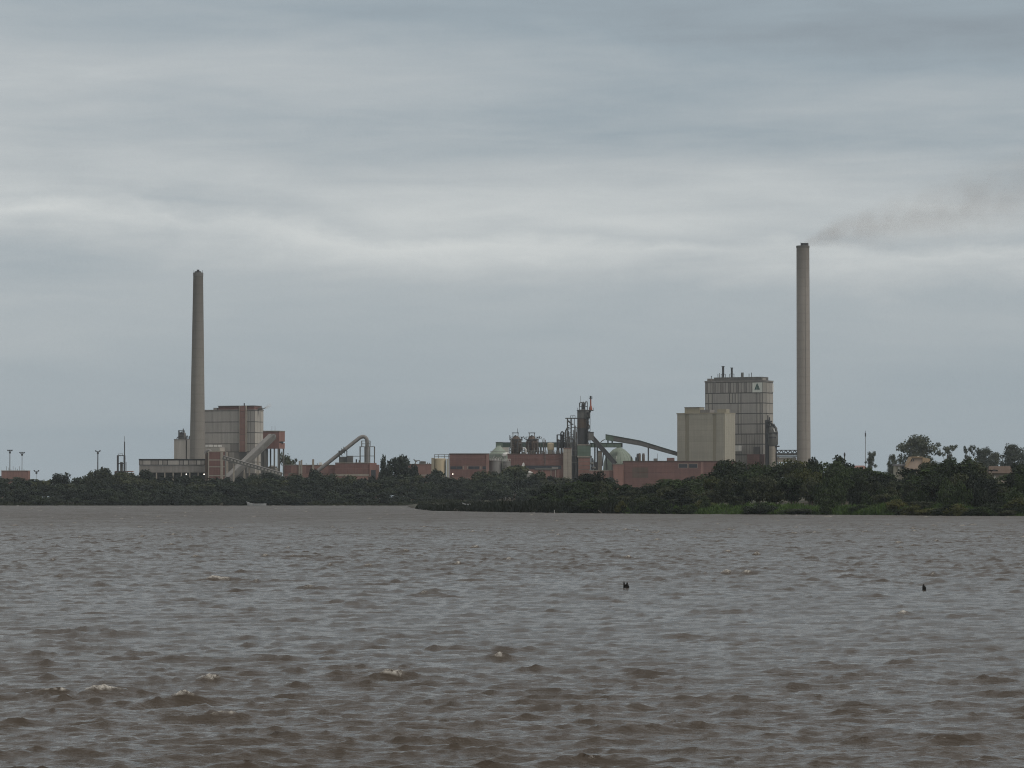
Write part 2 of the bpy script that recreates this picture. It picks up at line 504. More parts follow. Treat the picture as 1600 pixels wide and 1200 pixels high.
GX, GY = np.meshgrid(gx, gy)
ground = grid_mesh('ground', GX, GY, gz(GX, GY), M['ground'])
tag(ground, 'dark overgrown low land behind the far shore and on the near promontory', 'ground', kind='structure')

# ------------------------------------------------------------------ water: wind waves summed from two spectra
def fft_patch(L, N, lam_p, hs, wind, seed, lam_min, spread=1.0):
    rng = np.random.default_rng(seed)
    k1 = 2 * np.pi * np.fft.fftfreq(N, L / N)
    kx, ky = np.meshgrid(k1, k1)
    k = np.hypot(kx, ky); k[0, 0] = 1e-6
    kp = 2 * np.pi / lam_p
    S = np.exp(-1.25 * (kp / k) ** 2) / k ** 4
    S *= 2.2 ** np.exp(-((np.sqrt(k / kp) - 1) ** 2) / (2 * 0.09 ** 2))
    cosd = (kx * wind[0] + ky * wind[1]) / k
    S *= np.where(cosd > 0, np.abs(cosd) ** (2 * spread), 0.06 * np.abs(cosd) ** 2)
    S *= np.exp(-(k * lam_min / (2 * np.pi)) ** 2)
    S[0, 0] = 0
    h0 = (rng.standard_normal((N, N)) + 1j * rng.standard_normal((N, N))) * np.sqrt(S)
    H = np.fft.ifft2(h0)
    Hx = np.fft.ifft2(-1j * kx / k * h0); Hy = np.fft.ifft2(-1j * ky / k * h0)
    sc = hs / 4 / H.real.std()
    return H.real * sc, Hx.real * sc, Hy.real * sc
def sample(P, L, x, y):
    N = P.shape[0]
    u = x / L * N; v = y / L * N
    iu = np.floor(u).astype(np.int64); iv = np.floor(v).astype(np.int64)
    fu = u - iu; fv = v - iv
    fu = fu * fu * (3 - 2 * fu); fv = fv * fv * (3 - 2 * fv)
    a = P[iv % N, iu % N]; b = P[iv % N, (iu + 1) % N]; c = P[(iv + 1) % N, iu % N]; d = P[(iv + 1) % N, (iu + 1) % N]
    return (a * (1 - fu) + b * fu) * (1 - fv) + (c * (1 - fu) + d * fu) * fv

def build_water():
    ys = [26.0]
    while ys[-1] < 1340:
        D = ys[-1]
        step = 0.5 * D * D / 13650.0
        if D < 44: st = 0.5
        else: st = min(max(step, 0.085), 0.36)
        if D > 260: st = min(0.36 + (D - 260) * 0.0013, 1.9)
        ys.append(D + st)
    ys = np.array(ys)
    core = np.linspace(-0.163, 0.163, 480)
    mr = 0.163 + np.cumsum(np.linspace(0.0012, 0.03, 26))
    t = np.concatenate([-mr[::-1], core, mr])
    hw = ys + 16.0 * (1 - np.clip(ys / 500, 0, 1))
    XX = t[None, :] * hw[:, None]
    YY = np.repeat(ys[:, None], len(t), 1)
    wind1 = np.array([0.30, -0.954]); wind2 = np.array([0.45, -0.893])
    LA, LB, LC = 61.0, 23.0, 131.0
    A = fft_patch(LA, 512, 2.0, 0.095, wind1, 3, 0.12, 3.2)
    B = fft_patch(LB, 512, 0.95, 0.060, wind2, 5, 0.10, 1.0)
    C = fft_patch(LC, 512, 4.4, 0.075, wind1, 9, 0.4, 1.6)
    ca, sa = math.cos(R(17)), math.sin(R(17))
    XR, YR = XX * ca - YY * sa, XX * sa + YY * ca
    gust = 0.95 + 0.18 * np.sin(XX * 0.045 + 1.3 + 0.8 * np.sin(YY * 0.03)) * np.sin(YY * 0.037 + 0.6 * np.sin(XX * 0.05))
    hz = gust * sample(A[0], LA, XX, YY) + gust * sample(B[0], LB, XR, YR) + sample(C[0], LC, XR + 40, YR)
    dxx = gust * sample(A[1], LA, XX, YY) + sample(C[1], LC, XR + 40, YR)
    dyy = gust * sample(A[2], LA, XX, YY) + sample(C[2], LC, XR + 40, YR)
    bx, by = gust * sample(B[1], LB, XR, YR), gust * sample(B[2], LB, XR, YR)
    dxx = dxx + bx * ca + by * sa; dyy = dyy - bx * sa + by * ca
    ch = -1.5
    fade = 1 + 0 * YY
    # sharpen the crests a little
    hz = hz + 8.0 * np.maximum(hz - 0.035, 0) ** 2
    # crests that break: high and converging
    gy = np.gradient(dyy, axis=0) / np.gradient(YY, axis=0)
    gx_ = np.gradient(dxx, axis=1) / np.maximum(np.gradient(XX, axis=1), 1e-4)
    div = gx_ + gy
    near = YY < 300
    q = np.quantile(hz[near], [0.9989, 0.99985]); qd = np.quantile(div[near], 0.6)
    foam = smooth(q[0], q[1], hz) * (div > qd)
    q = np.quantile(hz[~near], [0.9989, 0.9998])
    foam = np.where(near, foam, smooth(q[0], q[1], hz))
    o = grid_mesh('water', XX + ch * dxx * fade, YY + ch * dyy * np.minimum(fade, 1) , hz * fade, M['water'], True, foam)
    a = o.data.attributes.new('unresolved_chop', 'FLOAT', 'POINT')
    a.data.foreach_set('value', smooth(90, 700, YY).ravel().astype(np.float32))
    tag(o, 'choppy muddy brown river water filling the foreground', 'water', kind='structure')
build_water()

# ================================================================== large structure
GB = 0.8                                # height of the plant's yard above the water
class Site:
    """local frame of a thing that faces the river: origin on the yard, metres, sized from the photograph's scale at its distance"""
    def __init__(self, name, label, cat, px0, D, group=None, base=GB, rz=0.0, cosr=1.0):
        self.D = D; self.px0 = px0; self.base = base; self.cosr = cosr
        self.root = thing(name, label, cat, (X(px0, D), D, base), rz, group)
    def x(self, px):
        return (px - self.px0) * self.D / FPX / self.cosr
    def z(self, py):
        return Z(py, self.D) - self.base
    def box(self, name, mat, px0, px1, pt, pb, y0, y1, parent=None):
        zb = 0.0 if pb is None else self.z(pb)
        return MB().box(self.x(px0), self.x(px1), y0, y1, zb, self.z(pt)).build(name, M[mat], parent or self.root)
    def piece(self, name, mat, px0, px1, pt, pb, y0, y1, parent=None, gap=0.0):
        zb = 0.0 if pb is None else self.z(pb)
        return piece(name, M[mat], parent or self.root, self.x(px0) + gap, self.x(px1) - gap, y0, y1, zb + gap, self.z(pt) - gap)
    def bar(self, name, mat, a, b, r=0.16, y=0.0, parent=None, y2=None):
        y2 = y if y2 is None else y2
        return MB().tube((self.x(a[0]), y, self.z(a[1])), (self.x(b[0]), y2, self.z(b[1])), r, n=6).build(name, M[mat], parent or self.root)
    def frame(self, mat, px0, px1, pt, pb, y0, y1, levels, th=0.28, posts=2, parent=None, diag=False):
        """open steel frame: every post and beam is a piece of its own"""
        z0 = 0.0 if pb is None else self.z(pb)
        z1 = self.z(pt); x0, x1 = self.x(px0), self.x(px1); h = th / 2
        par = parent or self.root
        for yy in (y0, y1):
            for i in range(posts):
                xx = x0 + (x1 - x0) * i / (posts - 1)
                piece('post', M[mat], par, xx - h, xx + h, yy - h, yy + h, z0, z1)
        zs = [z0 + (z1 - z0) * (k + 1) / levels for k in range(levels)]
        for zz in zs:
            for yy in (y0, y1):
                piece('beam', M[mat], par, x0 - h, x1 + h, yy - h * .8, yy + h * .8, zz - h * .8, zz + h * .82)
            for xx in (x0, x1):
                piece('beam', M[mat], par, xx - h * .8, xx + h * .8, y0 + h, y1 - h, zz - h * .7, zz + h * .7)
        if diag:
            zz0 = z0
            for k, zz in enumerate(zs):
                a, b = ((x0, x1) if k % 2 else (x1, x0))
                MB().beam((a, y0, zz0), (b, y0, zz), th * .5, th * .5).build('brace', M[mat], par)
                zz0 = zz

def rot_site(name, label, cat, pcorner, D, a, group=None):
    """building turned so that its right hand side shows: origin at the foot of the front right corner"""
    view = math.atan((pcorner - 800) / FPX)
    s = Site(name, label, cat, pcorner, D, group, rz=-(a + view), cosr=math.cos(a))
    s.sinr = math.sin(a)
    s.dy = lambda px: (px - pcorner) * D / FPX / math.sin(a)
    return s

# ------------------------------------------------------------------ tall chimneys
def chimney(label, pxb, rb, rt, ptop, D, tilt_px, liner, mat):
    s = Site('chimney', label, 'chimney', pxb, D, 'tall concrete chimneys of the mill')
    zt = s.z(ptop)
    H = zt
    prof = []
    N = 26
    for k in range(N + 1):
        t = k / N
        prof.append((rb + (rt - rb) * t, H * t))
    sh = MB().lathe(prof, 40)
    # lean of less than half a degree as in the photograph
    sh.v = [(v[0] + tilt_px * s_of(D) * v[2] / H, v[1], v[2]) for v in sh.v]
    sh.build('shaft', M[mat], s.root, smooth=True)
    tx = tilt_px * s_of(D)
    return s, zt, tx
s, zt, tx = chimney('tapering dark grey concrete chimney beside the boxy boiler house, with no smoke', 308.4, 3.75, 2.15, 426.0, 1500, 0.5, 0, 'chimney_concrete')
MB().lathe([(2.1, zt - 1.6), (2.27, zt - 1.6), (2.27, zt - 0.1), (1.0, zt - 0.1), (1.0, zt - 1.0)], 32, (tx, 0)).build('crown_band', M['steel_mid'], s.root, True)
MB().lathe([(1.45, zt - 0.4), (1.45, zt + 0.55), (1.2, zt + 0.55), (1.2, zt - .4)], 24, (tx - .1, 0)).build('inner_flue', M['steel_dark'], s.root, True)
MB().box(tx - .6, tx + .5, -.5, .5, zt + .5, zt + 1.3).build('flue_cap', M['steel_dark'], s.root)
for dx_ in (-1.9, 1.95):
    MB().tube((tx + dx_, -.3, zt - 1.2), (tx + dx_, -.3, zt + 1.1), .07, n=5).build('lightning_rod', M['steel_dark'], s.root)
MB().tube((-1.2, -3.6, 4), (tx - .7, -2.1, zt - 2), .05, n=5).build('ladder', M['steel_mid'], s.root)

s, zt, tx = chimney('tall straight light brown concrete chimney on the right, smoke leaving its top', 1255.8, 3.12, 2.85, 384.0, 1510, -0.5, 0, 'chimney_concrete_light')
MB().lathe([(2.8, zt - 0.9), (2.96, zt - 0.9), (2.96, zt - 0.05), (1.2, zt - 0.05), (1.2, zt - 1)], 36, (tx, 0)).build('crown_band', M['chimney_concrete'], s.root, True)
MB().lathe([(1.75, zt - 0.3), (1.75, zt + 1.15), (1.45, zt + 1.15), (1.45, zt - .3)], 24, (tx + .75, 0)).build('inner_flue', M['steel_dark'], s.root, True)
MB().tube((tx - .9, -.5, zt - .2), (tx - .9, -.5, zt + 1.6), .08, n=5).build('lightning_rod', M['steel_dark'], s.root)
MB().tube((.8, -3.1, 4), (.6, -2.85, zt - 2), .05, n=5).build('ladder', M['steel_mid'], s.root)
CH2_TOP = Vector((X(1255.5, 1510) + tx + .75, 1510, GB + zt + 1.1))

# ------------------------------------------------------------------ tall clad boiler house (right)
a2 = R(24)
s = rot_site('boiler_house', 'tallest grey clad boiler house, panelled walls and thin stacks on its roof', 'factory building', 1191.5, 1520, a2)
W = -s.x(1101.3); Dp = s.dy(1208)
MB().box(-W, 0, 0, Dp, 0, s.z(596)).build('wall', M['cladding_dark'], s.root)
rows = [596.5, 613.5, 629.6, 645.8, 662.3, 678.0, 694.0, 710.5, 728.0]
cols = [1101.4, 1107.3, 1112.7, 1140.0, 1144.3, 1149.0, 1153.5, 1158.0, 1183.0, 1187.8, 1191.4]
for r in range(8):
    zt_, zb_ = rows[r], rows[r + 1]
    if r in (0, 5, 6, 7):
        n = 22
        xs = [1101.4 + (1191.4 - 1101.4) * k / n for k in range(n + 1)]
        gp = 0.10
    elif r == 1:
        xs = cols; gp = 0.2
    elif r in (2, 3):
        xs = [c for c in cols if c not in (1140.0, 1144.3, 1149.0)]; gp = 0.2
    else:
        xs = [c for c in cols if c not in (1107.3, 1140.0, 1144.3, 1149.0)]; gp = 0.2
    for k in range(len(xs) - 1):
        wide = xs[k + 1] - xs[k]
        mt = 'cladding' if (k % 3 or r) else 'cladding_mid'
        if r in (1, 2, 3, 4) and wide < 6:
            mt = 'cladding_pale' if k % 2 else 'cladding'
        piece('panel', M[mt], s.root, s.x(xs[k]) + gp, s.x(xs[k + 1]) - gp, -0.14 - 0.02 * (k % 2), 0.05, s.z(zb_) + .22, s.z(zt_) - .22)
    ny = 3
    for k in range(ny):
        y0, y1 = Dp * k / ny, Dp * (k + 1) / ny
        piece('panel', M['cladding_pale' if r != 0 or k < 2 else 'cladding'], s.root, -0.05, 0.14 + .02 * (k % 2), y0 + .15, y1 - .15, s.z(zb_) + .22, s.z(zt_) - .22)  # right face in paler cladding: side light put into the colour
MB().box(-W - .2, .2, -.2, Dp + .2, s.z(596.3), s.z(593.8)).build('parapet', M['cladding_mid'], s.root)
MB().box(-W + .6, s.x(1108.5), 1, 6, s.z(593.9), s.z(590)).build('roof_room', M['cladding_mid'], s.root)
MB().box(s.x(1113.5), s.x(1188), 1.2, 9, s.z(593.9), s.z(588.4)).build('roof_room', M['steel_mid'], s.root)
MB().box(s.x(1183), s.x(1190), 1.6, 5, s.z(593.8), s.z(590.4)).build('roof_vent', M['cladding_pale'], s.root)
for px, pt, r in ((1125.5, 570.5, .50), (1139.2, 573, .45)):
    MB().tube((s.x(px), 3, s.z(589)), (s.x(px), 3, s.z(pt)), r, n=10).build('roof_stack', M['steel_dark'], s.root, True)
    MB().lathe([(r * 1.5, s.z(pt + .8)), (r * 1.5, s.z(pt))], 12, (s.x(px), 3)).build('stack_collar', M['steel_dark'], s.root)
    fx0, fx1 = s.x(px - 3.2), s.x(px + 3.4)
    for xx in (fx0, fx1):
        piece('post', M['steel_dark'], s.root, xx - .1, xx + .1, 2.9, 3.1, s.z(589), s.z(583))
    piece('beam', M['steel_dark'], s.root, fx0, fx1, 2.9, 3.1, s.z(583.4), s.z(582.7))
MB().tube((s.x(1154.3), 4, s.z(589)), (s.x(1154.3), 4, s.z(581)), .62, n=10).build('roof_stack', M['steel_mid'], s.root, True)
for px, pt in ((1118, 582.5), (1120.3, 581.5), (1123, 583), (1167, 583), (1171, 581.5), (1107.7, 586)):
    MB().tube((s.x(px), 2.5, s.z(589.6 if px > 1110 else 593)), (s.x(px), 2.5, s.z(pt)), .16, n=6).build('vent_pipe', M['steel_mid'], s.root)
MB().lathe([(0.05, s.z(587)), (.35, s.z(586.4)), (.05, s.z(585.8))], 8, (s.x(1107.7), 2.5)).build('roof_lamp', M['steel_dark'], s.root)
MB().box(.15, .5, Dp - 1.6, Dp - .4, s.z(612), s.z(599)).build('corner_light_panel', M['white_paint'], s.root)
# doorway at the foot with its brick porch
s.box('door_frame', 'cladding_dark', 1178, 1187, 698, None, -.5, .1)
MB().box(s.x(1177.5), s.x(1196), -7, -.9, 0, s.z(710)).build('brick_annex', M['brick'], s.root)
MB().box(s.x(1153), s.x(1160), -4, -.8, s.z(705), s.z(696)).build('steel_landing', M['white_paint'], s.root)
boiler2 = s
# emblem sign on the wall
zc0, zc1 = s.z(613), s.z(597.6)
xs0, xs1 = s.x(1176.3), s.x(1191.6)
sg = thing('wall_sign', 'square white sign with green triangle emblem, high on the tallest boiler house', 'sign', s.root.matrix_basis @ Vector(((xs0 + xs1) / 2, -.3, zc0)), s.root.rotation_euler.z)
hw_, hh_ = (xs1 - xs0) / 2, zc1 - zc0
MB().box(-hw_, hw_, -.12, .1, 0, hh_).build('board', M['sign_white'], sg)
def poly(pts):
    return [((p[0] - .5) * 2 * hw_, p[1] * hh_) for p in pts]
# triangle cut into slanting strokes
em = MB()
for pts in ([(.47, .90), (.525, .80), (.36, .28), (.23, .28)], [(.535, .76), (.575, .665), (.465, .28), (.40, .28)],
            [(.585, .63), (.625, .54), (.56, .28), (.50, .28)], [(.50, .90), (.53, .90), (.775, .28), (.60, .28), (.64, .50)]):
    em.prism(poly(pts), -.2, -.1)
em.build('emblem', M['emblem_green'], sg)

# process tower and pipes beside the tall boiler house
s = Site('scrubber_tower', 'dark pipe-clad vessel tower standing between boiler house and right chimney', 'tower', 1205, 1512)
MB().box(s.x(1196.5), s.x(1203), -.5, 4, 0, s.z(656)).build('shaft', M['steel_dark'], s.root)
MB().lathe([(1.8, s.z(728)), (1.8, s.z(697)), (2.3, s.z(694)), (2.3, s.z(676)), (2.0, s.z(672)), (2.0, s.z(669)), (0.9, s.z(664)), (.8, s.z(662))], 20, (s.x(1207.6), 0)).build('vessel', M['steel_mid'], s.root, True)
MB().lathe([(1.5, 0), (1.5, s.z(697.5))], 16, (s.x(1206.5), -1.2)).build('concrete_leg', M['concrete'], s.root, True)
for px0, px1, pt in ((1198, 1214.5, 675.8), (1200, 1212, 682.5), (1197, 1206, 657.5), (1204, 1217.5, 696.5)):
    MB().box(s.x(px0), s.x(px1), -2.3, 2.3, s.z(pt + 1.8), s.z(pt)).build('platform', M['steel_dark'], s.root)
for px, pt, pb in ((1211.5, 683, 720), (1212.5, 690, 728), (1199.5, 649, 657), (1202, 652, 657)):
    s.bar('pipe', 'steel_dark', (px, pt), (px, pb), .28, -1.5)
MB().path([(s.x(1200), -1.5, s.z(665)), (s.x(1204), -1.5, s.z(661)), (s.x(1209), -1.5, s.z(665)), (s.x(1212), -1.5, s.z(673))], .45, 8).build('elbow_pipe', M['steel_dark'], s.root, True)
MB().tube((s.x(1208), -2.1, s.z(670)), (s.x(1210), -2.1, s.z(675)), .3, n=8).build('pale_pipe', M['white_paint'], s.root)

s = Site('pipe_bridge', 'latticed steel pipe bridge joining boiler house and right chimney', 'pipe bridge', 1230, 1511)
for yy in (-1.5, 1.5):
    for pt in (703.5, 708.5, 713):
        MB().beam((s.x(1214), yy, s.z(pt)), (s.x(1245.5), yy, s.z(pt)), .3, .34).build('chord', M['steel_dark'], s.root)
    for k in range(9):
        p0, p1 = 1214 + 3.45 * k, 1214 + 3.45 * (k + 1)
        MB().beam((s.x(p0), yy, s.z(708.5 if k % 2 else 703.5)), (s.x(p1), yy, s.z(703.5 if k % 2 else 708.5)), .2, .22).build('brace', M['steel_dark'], s.root)
MB().beam((s.x(1214), 0, s.z(710.5)), (s.x(1245.5), 0, s.z(710.5)), 1.2, .7).build('pipe', M['duct_grey'], s.root)
MB().box(s.x(1214), s.x(1244), -.9, .9, s.z(722), s.z(714.5)).build('wall_below', M['concrete'], s.root)
for px in (1216, 1241):
    MB().box(s.x(px) - .3, s.x(px) + .3, -1, 1, 0, s.z(714)).build('post', M['concrete'], s.root)

# ------------------------------------------------------------------ cream block in front
a3 = R(25)
s = rot_site('cream_block', 'windowless cream concrete block in front of the tallest boiler house', 'factory building', 1131.6, 1492, a3)
W = -s.x(1058.2); Dp = s.dy(1148)
MB().box(-W, 0, 0, Dp, 0, s.z(646)).build('wall', M['cream_recess'], s.root)  # darker cream paints shade into the strips left between the bays
n = 9
for (p0, p1) in ((1058.2, 1070.7), (1077.0, 1114.0), (1119.6, 1131.5)):
    for k in range(n):
        z0, z1 = s.z(724) + (s.z(646.5) - s.z(724)) * k / n, s.z(724) + (s.z(646.5) - s.z(724)) * (k + 1) / n
        piece('panel', M['cream_concrete'], s.root, s.x(p0) + .02, s.x(p1) - .02, -.35, .05, z0 + .03, z1 - .03)
for k in range(6):
    piece('panel', M['cream_concrete'], s.root, -.05, .28, Dp * k / 6 + .05, Dp * (k + 1) / 6 - .05, s.z(724), s.z(646.5))
MB().box(-W - .3, .35, -.45, Dp + .3, s.z(646.4), s.z(644.6)).build('parapet', M['cream_recess'], s.root)
MB().box(s.x(1068), s.x(1091.5), 1, 6, s.z(645), s.z(636)).build('roof_room', M['cream_recess'], s.root)
MB().box(s.x(1067.7), s.x(1091.8), .8, 6.2, s.z(636.2), s.z(635.3)).build('roof_slab', M['cladding_mid'], s.root)
MB().box(s.x(1091.6), s.x(1107), 1.4, 6, s.z(645), s.z(639.5)).build('roof_room', M['cladding_mid'], s.root)
MB().box(s.x(1117), s.x(1131), 2.4, 6, s.z(645), s.z(638.8)).build('roof_room', M['cream_recess'], s.root)

# ------------------------------------------------------------------ left boiler house
a1 = R(24)
s = rot_site('boiler_house', 'boxy grey boiler house beside the left chimney, red brick stair tower on its front', 'factory building', 397.6, 1532, a1)
W = -s.x(318); Dp = s.dy(411.3)
W2 = -s.x(300)
MB().box(-W2, 0, 0, Dp, 0, s.z(640.5)).build('wall', M['cladding_dark'], s.root)
rows = [641.5, 659.0, 676.0, 693.2, 706.0, 722.0, 740.0]
for r in range(6):
    xs = [318 - 17, 318, 332, 346, 360, 374.5] if r < 4 else [318, 330, 342, 352, 358, 366, 374.5]
    for k in range(len(xs) - 1):
        piece('panel', M['cladding' if r < 3 else ('cladding_mid' if (k + r) % 2 else 'cladding')], s.root, s.x(xs[k]) + .03, s.x(xs[k + 1]) - .03, -.14, .05, s.z(rows[r + 1]) + .18, s.z(rows[r]) - .18)
    for p0, p1 in ((385.4, 387.6), (387.9, 391), (391.3, 397.4)):
        piece('panel', M['cladding'], s.root, s.x(p0) + .08, s.x(p1) - .08, -.14, .05, s.z(rows[r + 1]) + .18, s.z(rows[r]) - .18)
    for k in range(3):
        piece('panel', M['cladding_pale'], s.root, -.05, .14, Dp * k / 3 + .1, Dp * (k + 1) / 3 - .1, s.z(rows[r + 1]) + .18, s.z(rows[r]) - .18)  # side panels coloured paler than the front, painting in light from the right
MB().box(-W2 - .2, .2, -.25, Dp + .2, s.z(641.2), s.z(639.6)).build('parapet', M['cladding_mid'], s.root)
for k in range(8):
    zb, zt_ = 706 - (706 - 634) * k / 8, 706 - (706 - 634) * (k + 1) / 8
    piece('brick_panel', M['brick_dusty'], s.root, s.x(375.6), s.x(384.4), -.75, .2, s.z(zb) + .05, s.z(zt_) - .05)
for p0, p1 in ((374.4, 375.5), (384.5, 385.4)):
    piece('concrete_edge', M['concrete'], s.root, s.x(p0), s.x(p1), -.85, .2, s.z(706), s.z(633.5))
MB().box(s.x(339.5), s.x(374), 1, 9, s.z(640), s.z(634)).build('roof_room', M['red_roofing'], s.root)
MB().box(s.x(374.2), s.x(396), .8, 9, s.z(640), s.z(634.6)).build('roof_room', M['brick'], s.root)
MB().box(s.x(339), s.x(396.4), .6, 9.3, s.z(634.4), s.z(633.4)).build('roof_slab', M['steel_mid'], s.root)
MB().box(s.x(332), s.x(337.5), .8, 5, s.z(640), s.z(636.5)).build('roof_vent', M['duct_grey'], s.root)
MB().tube((s.x(379.3), 1.6, s.z(634)), (s.x(379.3), 1.6, s.z(629.5)), .28, n=8).build('roof_stack', M['steel_dark'], s.root)
for px in (399, 401.5, 404):
    MB().box(s.x(px - .6), s.x(px + .6), 3, 4, s.z(640), s.z(636.6)).build('roof_vent', M['steel_mid'], s.root)
MB().tube((s.x(402), 4.5, s.z(639.8)), (s.x(408.6), 4.5, s.z(636.6)), .2, n=6).build('steam_pipe', M['duct_grey'], s.root)
MB().box(s.x(324), s.x(352), -6, -.5, 0, s.z(699)).build('lower_block', M['cladding_pale'], s.root)
for p0, p1 in ((321, 326), (327, 333), (334, 340), (341, 347)):
    piece('window', M['white_paint'], s.root, s.x(p0), s.x(p1), -.25, .05, s.z(698), s.z(694.6))
MB().box(s.x(352.4), s.x(357.6), -4.6, -.6, 0, s.z(706)).build('concrete_pier', M['concrete'], s.root)
boiler1_steam = s.root.matrix_basis @ Vector((s.x(411), 4.5, s.z(633.5)))

# ------------------------------------------------------------------ beige control block left of the chimney
s = Site('filter_block', 'small beige block left of the tapering chimney, fan gear on its roof', 'factory building', 285, 1522)
MB().box(s.x(272), s.x(290.2), 0, 9, 0, s.z(687)).build('wall', M['cladding'], s.root)
MB().box(s.x(292), s.x(306), -.2, 9, 0, s.z(686.6)).build('wall', M['cladding'], s.root)
MB().box(s.x(290.2), s.x(292), 1, 9, 0, s.z(688)).build('recess', M['cladding_dark'], s.root)
MB().box(s.x(271.7), s.x(306), -.2, 9.2, s.z(687), s.z(686.1)).build('parapet', M['cladding_mid'], s.root)
MB().lathe([(1.6, s.z(686.2)), (1.6, s.z(677)), (1.2, s.z(675.5))], 14, (s.x(283.8), 3)).build('fan_drum', M['steel_mid'], s.root, True)
s.frame('steel_dark', 278.5, 286.5, 672.5, 686.2, 1.2, 5, 3, .24)
for a, b in (((275.6, 686), (277, 683)), ((277, 683), (279.2, 682.4)), ((278.2, 673), (280.5, 677)), ((285.8, 669.5), (285.8, 674)), ((281.5, 675), (286, 674.5))):
    s.bar('pipe', 'steel_dark', a, b, .22, 1.4)
for px in (290.5, 295.5):
    MB().path([(s.x(px), 2, s.z(686.3)), (s.x(px), 2, s.z(682)), (s.x(px + 1), 2, s.z(680.6)), (s.x(px + 2.4), 2, s.z(682)), (s.x(px + 2.6), 2, s.z(686.3))], .24, 6).build('gooseneck_pipe', M['steel_dark'], s.root, True)

# ------------------------------------------------------------------ long conveyor gallery on its wall
s = Site('conveyor_gallery', 'long low grey conveyor gallery with framed panels left of the brick switch house', 'conveyor gallery', 270, 1472)
MB().box(s.x(217.2), s.x(324.5), .12, 4.5, s.z(726.6), s.z(718)).build('body', M['steel_dark'], s.root)
ed = [217.4, 223.5, 236, 247.5, 254.3, 262, 280, 286.7, 294.2, 307, 314, 320.2, 324.3]
for k in range(len(ed) - 1):
    piece('panel', M['cladding' if k % 2 else 'cladding_mid'], s.root, s.x(ed[k]) + .16, s.x(ed[k + 1]) - .16, -.02, .2, s.z(726.1), s.z(719.5))
MB().box(s.x(216.8), s.x(324.8), -.25, 4.8, s.z(718), s.z(717)).build('roof_edge', M['steel_dark'], s.root)
for k in range(8):
    p0, p1 = 217.5 + 13.35 * k, 217.5 + 13.35 * (k + 1)
    piece('wall_panel', M['cladding_mid'], s.root, s.x(p0) + .02, s.x(p1) - .02, .3, 4, s.z(738.3), s.z(726.8))
MB().box(s.x(217.5), s.x(324), 2.5, 4, 0, s.z(738.3)).build('undercroft_wall', M['steel_dark'], s.root)
for k in range(9):
    px = 218.5 + 13 * k
    MB().box(s.x(px) - .25, s.x(px) + .25, .4, .9, 0, s.z(738.3)).build('post', M['concrete'], s.root)
for px in (291.2, 319):
    l = thing('floodlight', 'lit lamp under the long conveyor gallery, ' + ('nearer its middle' if px < 300 else 'at the end by the brick switch house'), 'lamp', (X(px, 1471), 1471.2, Z(741, 1471)), 0, 'lit lamps of the mill')
    MB().box(-.25, .25, 0, .3, -.28, .28).build('housing', M['steel_dark'], l)
    MB().lathe([(.05, -.24), (.21, -.12), (.21, .12), (.05, .24)], 10, (0, -.06)).build('lens', M['lamp'], l)
    MB().box(-.06, .06, .25, .6, .2, .75).build('bracket', M['steel_dark'], l)

# ------------------------------------------------------------------ brick switch house
s = Site('brick_building', 'small red brick tower with concrete frame at the foot of the left chimney', 'brick building', 338, 1462)
MB().box(s.x(325.4), s.x(351.6), .15, 7, 0, s.z(705.6)).build('wall', M['cladding_dark'], s.root)
for pt, pb in ((706.3, 717.7), (719.6, 728.3), (730.2, 742.2), (744, 756)):
    piece('brick_panel', M['brick'], s.root, s.x(327), s.x(344.4), -.02, .4, s.z(pb), s.z(pt))
    piece('brick_panel', M['brick'], s.root, s.x(348.6), s.x(351.3), 0, .4, s.z(pb), s.z(pt))
for pt in (704.8, 718, 728.6, 742.6):
    piece('concrete_band', M['concrete'], s.root, s.x(325.2), s.x(351.8), -.12, .3, s.z(pt + 1.5), s.z(pt))
MB().box(s.x(344.6), s.x(348.6), -.25, .3, 0, s.z(705)).build('concrete_column', M['concrete'], s.root)
MB().box(s.x(325.2), s.x(326.9), -.2, .3, 0, s.z(705)).build('concrete_column', M['concrete'], s.root)
MB().path([(s.x(320), 1, s.z(709)), (s.x(322), 1, s.z(704.5)), (s.x(326), 1, s.z(703.2)), (s.x(329.5), 1, s.z(705.4))], .6, 8).build('roof_duct', M['duct_grey'], s.root, True)
MB().box(s.x(320.6), s.x(325), .5, 4, 0, s.z(707)).build('side_duct', M['steel_rust'], s.root)

# ------------------------------------------------------------------ sloping conveyors on the left
s = Site('inclined_conveyor', 'steep wide grey covered conveyor climbing to the brick bunker', 'conveyor', 396, 1500)
pa, pb_ = (427.2, 681.5), (363.5, 749)
A_ = Vector((s.x(pa[0]), 0, s.z(pa[1]))); B_ = Vector((s.x(pb_[0]), -22, s.z(pb_[1])))
MB().beam(B_, A_, 2.6, 2.3).build('gallery_body', M['steel_mid'], s.root)
d_ = (A_ - B_).normalized()
nrm_ = Vector((-d_.z, 0, d_.x)).normalized()
MB().beam(B_ + nrm_ * 1.3, A_ + nrm_ * 1.3, 2.9, .26).build('roof', M['duct_grey'], s.root)
MB().tube(A_ + Vector((0, -1.33, 0)) - d_ * .2, A_ + Vector((0, 1.33, 0)) - d_ * .2, 1.18, n=18).build('head_end', M['duct_grey'], s.root, True)
MB().beam(B_ + Vector((0, -1.36, 0)) - nrm_ * 1.0, A_ + Vector((0, -1.36, 0)) - nrm_ * 1.0, .2, .35).build('side_beam', M['steel_mid'], s.root)
for t in (.35, .65):
    p = B_.lerp(A_, t)
    for dd in (-1, 1):
        MB().tube((p.x + dd * .6, p.y + dd, 0), (p.x, p.y + dd, p.z - 1.2), .28, n=6).build('leg', M['concrete'], s.root)

